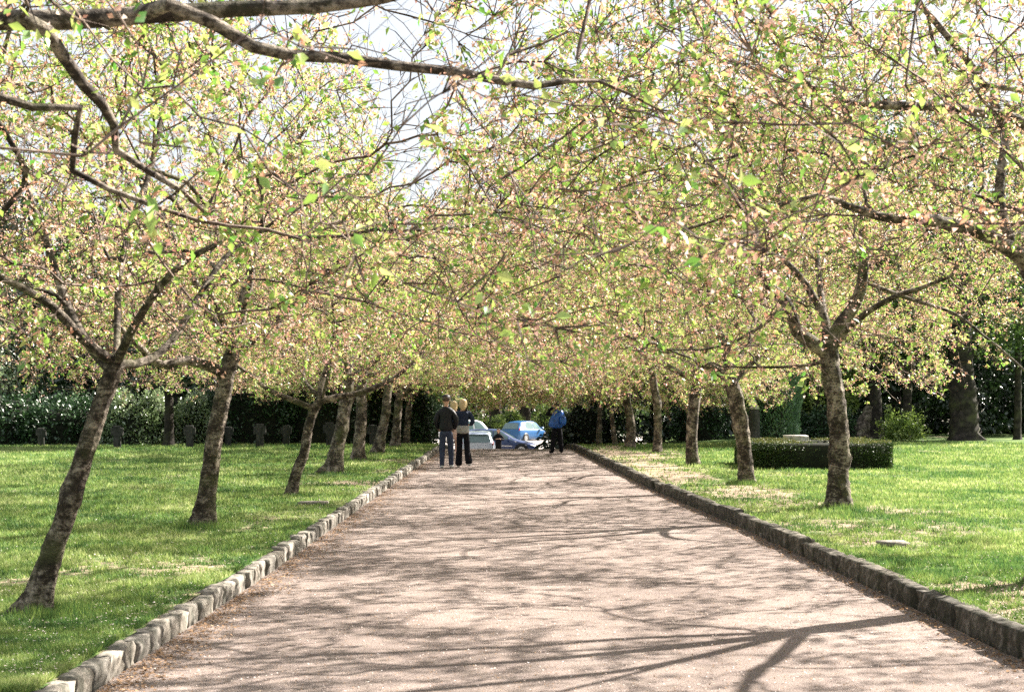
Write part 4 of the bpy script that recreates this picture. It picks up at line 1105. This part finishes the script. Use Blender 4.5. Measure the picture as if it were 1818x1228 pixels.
def prof_hatch(L, W, H, hood=.95, cowl=1.05, roof0=1.85, roofe=None, belt=.92, tailtop=None, rearz=.98):
    hw = W/2; roofe = L-.55 if roofe is None else roofe
    return [(0, .30, .52, .56, hw*.70, hw*.72, hw*.55), (.10, .22, .60, .68, hw*.86, hw*.88, hw*.66), (.35, .20, .66, .76, hw*.95, hw*.96, hw*.72),
            (cowl*.8, .19, .80, .88, hw, hw, hw*.76), (cowl, .19, .86, .94, hw, hw, hw*.78),
            (roof0-.25, .19, belt, H-.14, hw, hw, hw*.70), (roof0+.1, .19, belt+.01, H-.03, hw, hw, hw*.70),
            ((roof0+roofe)/2, .19, belt+.03, H, hw, hw, hw*.71), (roofe, .20, belt+.06, H-.07, hw, hw*.99, hw*.68),
            (L-.18, .22, rearz, rearz+.18, hw*.97, hw*.95, hw*.68), (L-.05, .27, rearz-.04, rearz+.03, hw*.92, hw*.92, hw*.68), (L, .34, .80, .84, hw*.84, hw*.84, hw*.6)]
# dark blue hatchback seen from the side (front to the right)
z_at = lambda y: float(drop(y))-.03
L_, W_, H_ = 4.5, 1.78, 1.50
root, pt, patch, L, T, xs = car('dark_blue_car', 'dark blue car side on, facing right behind the brow of the path', 'p_navy', -.98, 78.6, z_at(78.6)+.02, math.pi, prof_hatch(L_, W_, H_, cowl=1.15, roof0=2.05), W_, None)
patch('side_window', (1.30, 2.35, 1.95, 2.35), (6.15, 7.9), M['glass'])
patch('side_window', (2.43, 3.35, 2.43, 3.30), (6.15, 7.9), M['glass'])
patch('side_window', (3.43, 4.0, 3.38, 3.75), (6.15, 7.9), M['glass'])
patch('windscreen', (1.22, 1.92, 1.22, 1.92), (9.0, 11), M['glass'])
patch('rear_window', (3.95, 4.3, 3.95, 4.3), (9.0, 11), M['glass'])
patch('headlight', (.12, .36, .18, .36), (4.7, 5.8), M['lamp'], .014)
patch('tail_light', (4.22, 4.40, 4.2, 4.36), (4.6, 6.2), M['tail'], .014)
patch('rubbing_strip', (1.35, 3.5, 1.35, 3.5), (3.55, 3.75), M['chrome'], .014)
patch('side_repeater', (1.12, 1.22, 1.12, 1.22), (4.9, 5.2), M['lamp'], .016)
patch('door_seam', (2.38, 2.40, 2.38, 2.40), (2.4, 6), M['dtrim'], .004)
patch('door_seam', (3.36, 3.38, 3.36, 3.38), (2.4, 6), M['dtrim'], .004)
for u in (2.15, 3.15): patch('door_handle', (u, u+.16, u, u+.16), (5.2, 5.4), M['chrome'], .02)
car_wheels(root, L, W_/2, .85, 3.62, .33)
for s in (-1, 1): small_box('mirror', root, M['p_navy'], (1.55-L/2, s*1.0, .93), (.12, .2, .13))
# silver car seen from behind
W2 = 1.72
root, pt, patch, L, T, xs = car('silver_car', 'silver blue car seen from behind, just right of the blonde walker', 'p_silver', -1.82, 73.2, z_at(73)+.02, -math.pi/2, prof_hatch(3.95, W2, 1.52, roofe=3.55), W2, None)
patch('rear_window', (3.56, 3.80, 3.56, 3.80), (8.9, 11), M['glass'], .014)
patch('side_window', (1.2, 2.2, 1.8, 2.2), (6.15, 7.9), M['glass'])
patch('side_window', (2.28, 3.2, 2.28, 3.15), (6.15, 7.9), M['glass'])
patch('windscreen', (1.1, 1.75, 1.1, 1.75), (9.0, 11), M['glass'])
patch('tail_light', (3.72, 3.92, 3.70, 3.86), (4.7, 6.3), M['tail'], .014)
car_wheels(root, L, W2/2, .75, 3.2, .30)
small_box('number_plate', root, M['plate'], (L/2+.01, 0, .62), (.02, .5, .11))
small_box('bumper', root, M['p_silver'], (L/2-.05, 0, .34), (.16, 1.5, .2))
small_box('bumper_vent', root, M['dtrim'], (L/2+.035, 0, .37), (.02, .62, .08))
# glass hatch pane standing on the tail
def hatch_pane(root, L, w0, w1, z0, z1, x0, x1, bulge, mat, name='hatch_glass'):
    V = []; Fc = []; n, m = 10, 6
    for a in range(n+1):
        for b in range(m+1):
            f, g_ = a/n*2-1, b/m; wdt = w0*(1-g_)+w1*g_
            V.append((x0*(1-g_)+x1*g_+bulge*(1-f*f)+.02, f*wdt, z0*(1-g_)+z1*g_))
    for a in range(n):
        for b in range(m): Fc.append([a*(m+1)+b, (a+1)*(m+1)+b, (a+1)*(m+1)+b+1, a*(m+1)+b+1])
    link(name, np_mesh(name, np.array(V), np.array(Fc), smooth=True), mat, root)
hatch_pane(root, L, .70, .60, .98, 1.36, L/2-.05, L/2-.22, .03, M['glass'])
hatch_pane(root, L, .76, .73, .50, .96, L/2-.0, L/2-.03, .03, M['p_silver'], 'tailgate')
hatch_pane(root, L, .70, .66, 1.38, 1.47, L/2-.12, L/2-.30, .05, M['p_silver'], 'roof_spoiler')
# mid blue car, rear three quarter view
root, pt, patch, L, T, xs = car('mid_blue_car', 'mid blue car at the back of the car park, red tail lamp toward the viewer', 'p_blue', .95, 108.0, z_at(108)-.1, math.radians(180+54), prof_hatch(4.2, 1.76, 1.58), 1.76, None)
patch('side_window', (1.25, 2.25, 1.85, 2.25), (6.15, 7.9), M['glass'])
patch('side_window', (2.33, 3.2, 2.33, 3.15), (6.15, 7.9), M['glass'])
patch('windscreen', (1.15, 1.8, 1.15, 1.8), (9.0, 11), M['glass'])
patch('tail_light', (3.72, 4.16, 3.74, 4.0), (5.0, 6.6), M['tail'], .02)
hatch_pane(root, L, .72, .60, 1.0, 1.44, L/2-.02, L/2-.30, .03, M['glass'])
hatch_pane(root, L, .76, .74, .45, .98, L/2+.0, L/2-.0, .03, M['p_blue'], 'tailgate')
car_wheels(root, L, .88, .8, 3.35, .32)
for s in (-1, 1): small_box('mirror', root, M['p_blue'], (1.4-L/2, s*1.0, 1.0), (.12, .2, .13))
# pale car behind
root, pt, patch, L, T, xs = car('white_car', 'pale car parked at the back left of the car park, mostly its roof visible', 'p_white', -2.9, 98.0, z_at(98)+.02, math.radians(180+24), prof_hatch(4.3, 1.78, 1.70), 1.78, None)
patch('side_window', (1.25, 2.25, 1.85, 2.25), (6.15, 7.9), M['glass'])
patch('side_window', (2.33, 3.6, 2.33, 3.45), (6.15, 7.9), M['glass'])
patch('windscreen', (1.15, 1.8, 1.15, 1.8), (9.0, 11), M['glass'])
hatch_pane(root, L, .72, .60, 1.0, 1.46, L/2-.02, L/2-.30, .03, M['glass'])
patch('tail_light', (3.85, 4.2, 3.86, 4.1), (5.0, 6.6), M['tail'], .02)
car_wheels(root, L, .89, .8, 3.4, .32)

# ------------------------------------------------------------------ people
def skin(name, verts, edges, mat, parent, sub=2):
    me = bpy.data.meshes.new(name); me.from_pydata([v[:3] for v in verts], edges, [])
    o = link(name, me, mat, parent)
    md = o.modifiers.new('skin', 'SKIN'); md.use_smooth_shade = True; md.branch_smoothing = .6
    if not me.skin_vertices: me.skin_vertices.new()
    for i, v in enumerate(verts):
        sv = me.skin_vertices[0].data[i]; r = v[3]; sv.radius = (r, r) if not isinstance(r, tuple) else r
        sv.use_root = (i == 0)
    ss = o.modifiers.new('sub', 'SUBSURF'); ss.levels = sub; ss.render_levels = sub
    return o
def chain(start, n): return [(start+i, start+i+1) for i in range(n-1)]
class Fig:
    """collects joints for one continuous skinned surface"""
    def __init__(s): s.v = []; s.e = []
    def add(s, pts, at=None):
        k = len(s.v); s.v += pts; s.e += chain(k, len(pts))
        if at is not None: s.e.append((at, k))
        return k, len(s.v)-1
def hand(fg, at, wrist, d, side):
    """palm with four fingers and a thumb, bent a little"""
    w_ = np.array(wrist); d = unit(np.array(d, float)); s = unit(np.array(side, float)); n_ = np.cross(d, s)
    a, b = fg.add([(*(w_+d*.05), .026)], at)
    palm = b
    for k, (off, ln) in enumerate(((-.030, .065), (-.010, .075), (.010, .07), (.030, .055))):
        p0 = w_+d*.085+s*off
        fg.add([(*p0, .010), (*(p0+d*ln*.5+n_*.01), .0085), (*(p0+d*ln+n_*.03), .007)], palm)
    p0 = w_+d*.03-s*.035; fg.add([(*p0, .012), (*(p0+d*.03-s*.02), .009)], palm)

def person(label, x, y, z, rz, H, legs, arms, clothes, head_turn=0, hair=None, extra=None, hands=True, group=None, sw=1.0):
    """legs: per side (hip->knee->ankle offsets); arms: per side shoulder->elbow->wrist. Local: faces +Y"""
    root = empty('person', (x, y, z), rz); tag(root, label, 'person', group)
    k = H/1.78
    def S(p): return tuple(a*k for a in p[:3])+((p[3]*k,) if not isinstance(p[3], tuple) else (tuple(q*k for q in p[3]),))
    fg = Fig()
    a, top = fg.add([S((0, 0, .96, (.13, .10))), S((0, 0, 1.10, (.12, .09))), S((0, 0, 1.28, (.12, .08))), S((0, 0, 1.40, (.09, .06))), S((0, .0, 1.49, .055)), S((0, .01, 1.55, .055)),
                     S((0, .015, 1.60, .100)), S((0, .015, 1.67, .118)), S((0, .01, 1.735, .085))])
    fg.add([S((0, .11, 1.635, .014)), ], 7)      # nose
    for s in (-1, 1): fg.add([S((s*.092, .0, 1.645, .014))], 7)
    for s, (kn, an, toe) in zip((-1, 1), legs):
        _, b = fg.add([S((s*.09, 0, .90, .088)), S((kn[0], kn[1], kn[2], .058)), S((an[0], an[1], an[2], .038)), S((toe[0], toe[1], toe[2], .032))], 0)
    for s, (el, wr, hd) in zip((-1, 1), arms):
        _, b = fg.add([S((s*.15*sw, 0, 1.36, .045)), S((el[0], el[1], el[2], .042)), S((wr[0], wr[1], wr[2], .030))], 3)
        if hands:
            dv = np.array(hd); hand(fg, b, np.array(wr)*k, dv, np.cross(dv, (0.3, .2, 1)))
    skin('body', fg.v, fg.e, M['skin'], root)
    # trousers
    tg = Fig(); tm, fl, knr = clothes['trousers']
    tg.add([S((0, 0, .97, (.155, .118))), S((0, 0, .90, (.15, .12)))])
    for s, (kn, an, toe) in zip((-1, 1), legs):
        tg.add([S((s*.092, 0, .82, .098)), S((kn[0], kn[1], kn[2], knr)), S((an[0], an[1]-.01, an[2]+.03, fl)), S((an[0], an[1]-.01, an[2]-.055, fl))], 1)
    skin('trousers', tg.v, tg.e, M[tm], root)
    # shoes
    for s, (kn, an, toe) in zip((-1, 1), legs):
        v = [S((an[0], an[1]-.07, an[2]-.03, .052)), S((an[0], an[1]+.02, an[2]-.03, .055)), S((toe[0], toe[1]+.03, toe[2], .045))]
        skin('shoe', v, [(0, 1), (1, 2)], M[clothes['shoes']], root)
    # top
    jm, hem, jr = clothes['jacket']; jg = Fig()
    jg.add([S((0, 0, hem-.07, (.155*jr, .118*jr))), S((0, 0, hem+.10, (.155*jr, .118*jr))), S((0, 0, 1.22, (.18*jr, .125*jr))), S((0, 0, 1.35, (.185*jr, .12*jr))), S((0, 0, 1.43, (.13*jr, .09*jr))), S((0, 0, 1.50, (.075*jr, .07*jr)))])
    for s, (el, wr, hd) in zip((-1, 1), arms):
        f = 1.06; cu = [el[i]+(wr[i]-el[i])*f for i in range(3)]
        jg.add([S((s*.175*sw, 0, 1.375, .078*jr)), S((el[0], el[1], el[2], .062*jr)), S((*cu, .048*jr))], 3)
    skin('jacket', jg.v, jg.e, M[jm], root)
    if 'shirt' in clothes:
        sm, z0, z1 = clothes['shirt']
        skin('shirt', [S((0, 0, z0-.07, (.18, .145))), S((0, 0, z0+.02, (.18, .145))), S((0, 0, z1+.06, (.165, .13)))], [(0, 1), (1, 2)], M[sm], root)
    if hair == 'short' or hair == 'cap':
        skin('hair', [S((0, -.035, 1.60, .095)), S((0, -.02, 1.68, .116)), S((0, -.005, 1.735, .098))], [(0, 1), (1, 2)], M['brown'], root)
    if hair == 'cap':
        skin('cap', [S((0, 0, 1.67, .132)), S((0, 0, 1.74, .116)), S((0, -.0, 1.785, .06))], [(0, 1), (1, 2)], M['cap'], root)
        skin('cap_peak', [S((0, .09, 1.70, (.07, .012))), S((0, .17, 1.69, (.055, .01)))], [(0, 1)], M['cap'], root)
    if hair == 'bob':
        skin('hair', [S((.02, -.04, 1.42, .055)), S((-.01, -.035, 1.53, .092)), S((0, -.02, 1.65, .114)), S((.01, -.005, 1.735, .085))], chain(0, 4), M['blond'], root)
        for s in (-1, 1): skin('hair_lock', [S((s*.055, .0, 1.70, .05)), S((s*.07, .01, 1.60, .045)), S((s*.065, .015, 1.50, .03))], chain(0, 3), M['blond'], root)
    if extra: extra(root, S)
    return root

# walking man in a cap (feet on the path)
man = gp(792, 831, 0.0); wom = gp(822, 829, 0.0)
person('man in black cap, bulky black jacket and slate jeans walking beside the blonde woman', man[0], man[1], .0, 0, 1.80,
       [((-.09, .03, .49), (-.10, -.02, .085), (-.12, .12, .035)), ((.11, .06, .50), (.12, .10, .09), (.15, .24, .045))],
       [((-.255, -.02, 1.14), (-.20, .14, .95), (.3, .8, -.3)), ((.25, -.02, 1.14), (.19, .15, .95), (-.3, .8, -.3))],
       dict(trousers=('jeans', .060, .080), shoes='shoe', jacket=('jacket', .92, 1.18)), hair='cap', group='couple walking away along the path')
person('blonde woman in dark denim jacket, grey shirt and flared black trousers walking away', wom[0], wom[1], .0, 0, 1.74,
       [((-.09, .05, .50), (-.11, .06, .08), (-.12, .19, .035)), ((.10, .03, .48), (.15, -.10, .13), (.17, .03, .055))],
       [((-.235, .02, 1.15), (-.16, .20, 1.05), (.2, .9, 0)), ((.255, -.02, 1.15), (.19, .18, 1.07), (-.3, .8, 0))],
       dict(trousers=('black', .100, .078), shoes='shoe', jacket=('denim', 1.06, 1.02), shirt=('shirt', .90, 1.05)), hair='bob', group='couple walking away along the path')
p3 = gp(806, 822, 0.0)
person('walker in a pale pink coat, seen only in the gap between the couple', p3[0], p3[1], 0, 0, 1.68,
       [((-.09, .03, .49), (-.10, .0, .085), (-.11, .14, .035)), ((.09, .05, .50), (.10, .06, .09), (.11, .20, .04))],
       [((-.20, -.02, 1.15), (-.18, .16, .98), (.3, .8, -.3)), ((.20, -.02, 1.15), (.18, .16, .98), (-.3, .8, -.3))],
       dict(trousers=('pink', .055, .07), shoes='shoe', jacket=('pink', .72, 1.0)), hair='bob')
# photographer in blue
ph = gp(989, 804, 0.0)
def blue_bits(root, S):
    skin('hood', [S((.03, -.13, 1.40, (.15, .10))), S((.05, -.15, 1.50, (.12, .08)))], [(0, 1)], M['blue'], root)
    skin('rain_jacket', [S((-.08, -.06, .84, (.24, .12))), S((-.08, -.06, .95, (.27, .14))), S((-.04, -.07, 1.10, (.26, .16))), S((.03, -.08, 1.25, (.25, .15))), S((.05, -.06, 1.38, (.22, .14))), S((.04, -.03, 1.48, (.12, .10)))], chain(0, 6), M['blue'], root)
    skin('rucksack', [S((.15, -.26, .92, (.11, .08))), S((.14, -.28, 1.12, (.14, .10))), S((.11, -.27, 1.28, (.12, .09)))], chain(0, 3), M['blue'], root)
    skin('hat', [S((0, -.005, 1.66, .108)), S((0, -.01, 1.73, .100)), S((0, -.01, 1.78, .05))], chain(0, 3), M['woolhat'], root)
    skin('camera_in_hands', [S((-.03, .27, 1.62, .05)), S((.05, .27, 1.62, .05))], [(0, 1)], M['dtrim'], root)
person('person in bright blue jacket and dark trousers raising both hands to take a photo', ph[0], ph[1], 0, math.radians(12), 1.62,
       [((-.12, .02, .49), (-.17, 0, .085), (-.24, .11, .035)), ((.11, .02, .49), (.15, 0, .085), (.20, .12, .035))],
       [((-.33, .16, 1.30), (-.09, .24, 1.56), (.5, .5, .7)), ((.27, .16, 1.28), (.10, .24, 1.56), (-.4, .5, .7))],
       dict(trousers=('black', .080, .10), shoes='black', jacket=('black', .90, 1.15)), hair='short', extra=blue_bits)
q = P(885, 763, 69.5)
def longhair(root, S): skin('hair', [S((0, -.03, 1.42, .07)), S((0, -.03, 1.58, .10)), S((0, -.0, 1.70, .11)), S((0, 0, 1.76, .07))], chain(0, 4), M['brown'], root)
person('small dark clothed person standing in front of the dark blue car', q[0], 69.5, float(drop(69.5))-.03, math.pi, 1.66,
       [((-.09, .02, .49), (-.10, 0, .085), (-.11, .11, .035)), ((.09, .02, .49), (.10, 0, .085), (.11, .12, .035))],
       [((-.28, .02, 1.16), (-.12, .24, 1.20), (.6, .5, .2)), ((.28, .02, 1.16), (.12, .24, 1.20), (-.6, .5, .2))],
       dict(trousers=('black', .06, .075), shoes='black', jacket=('black', .75, 1.1)), extra=longhair)
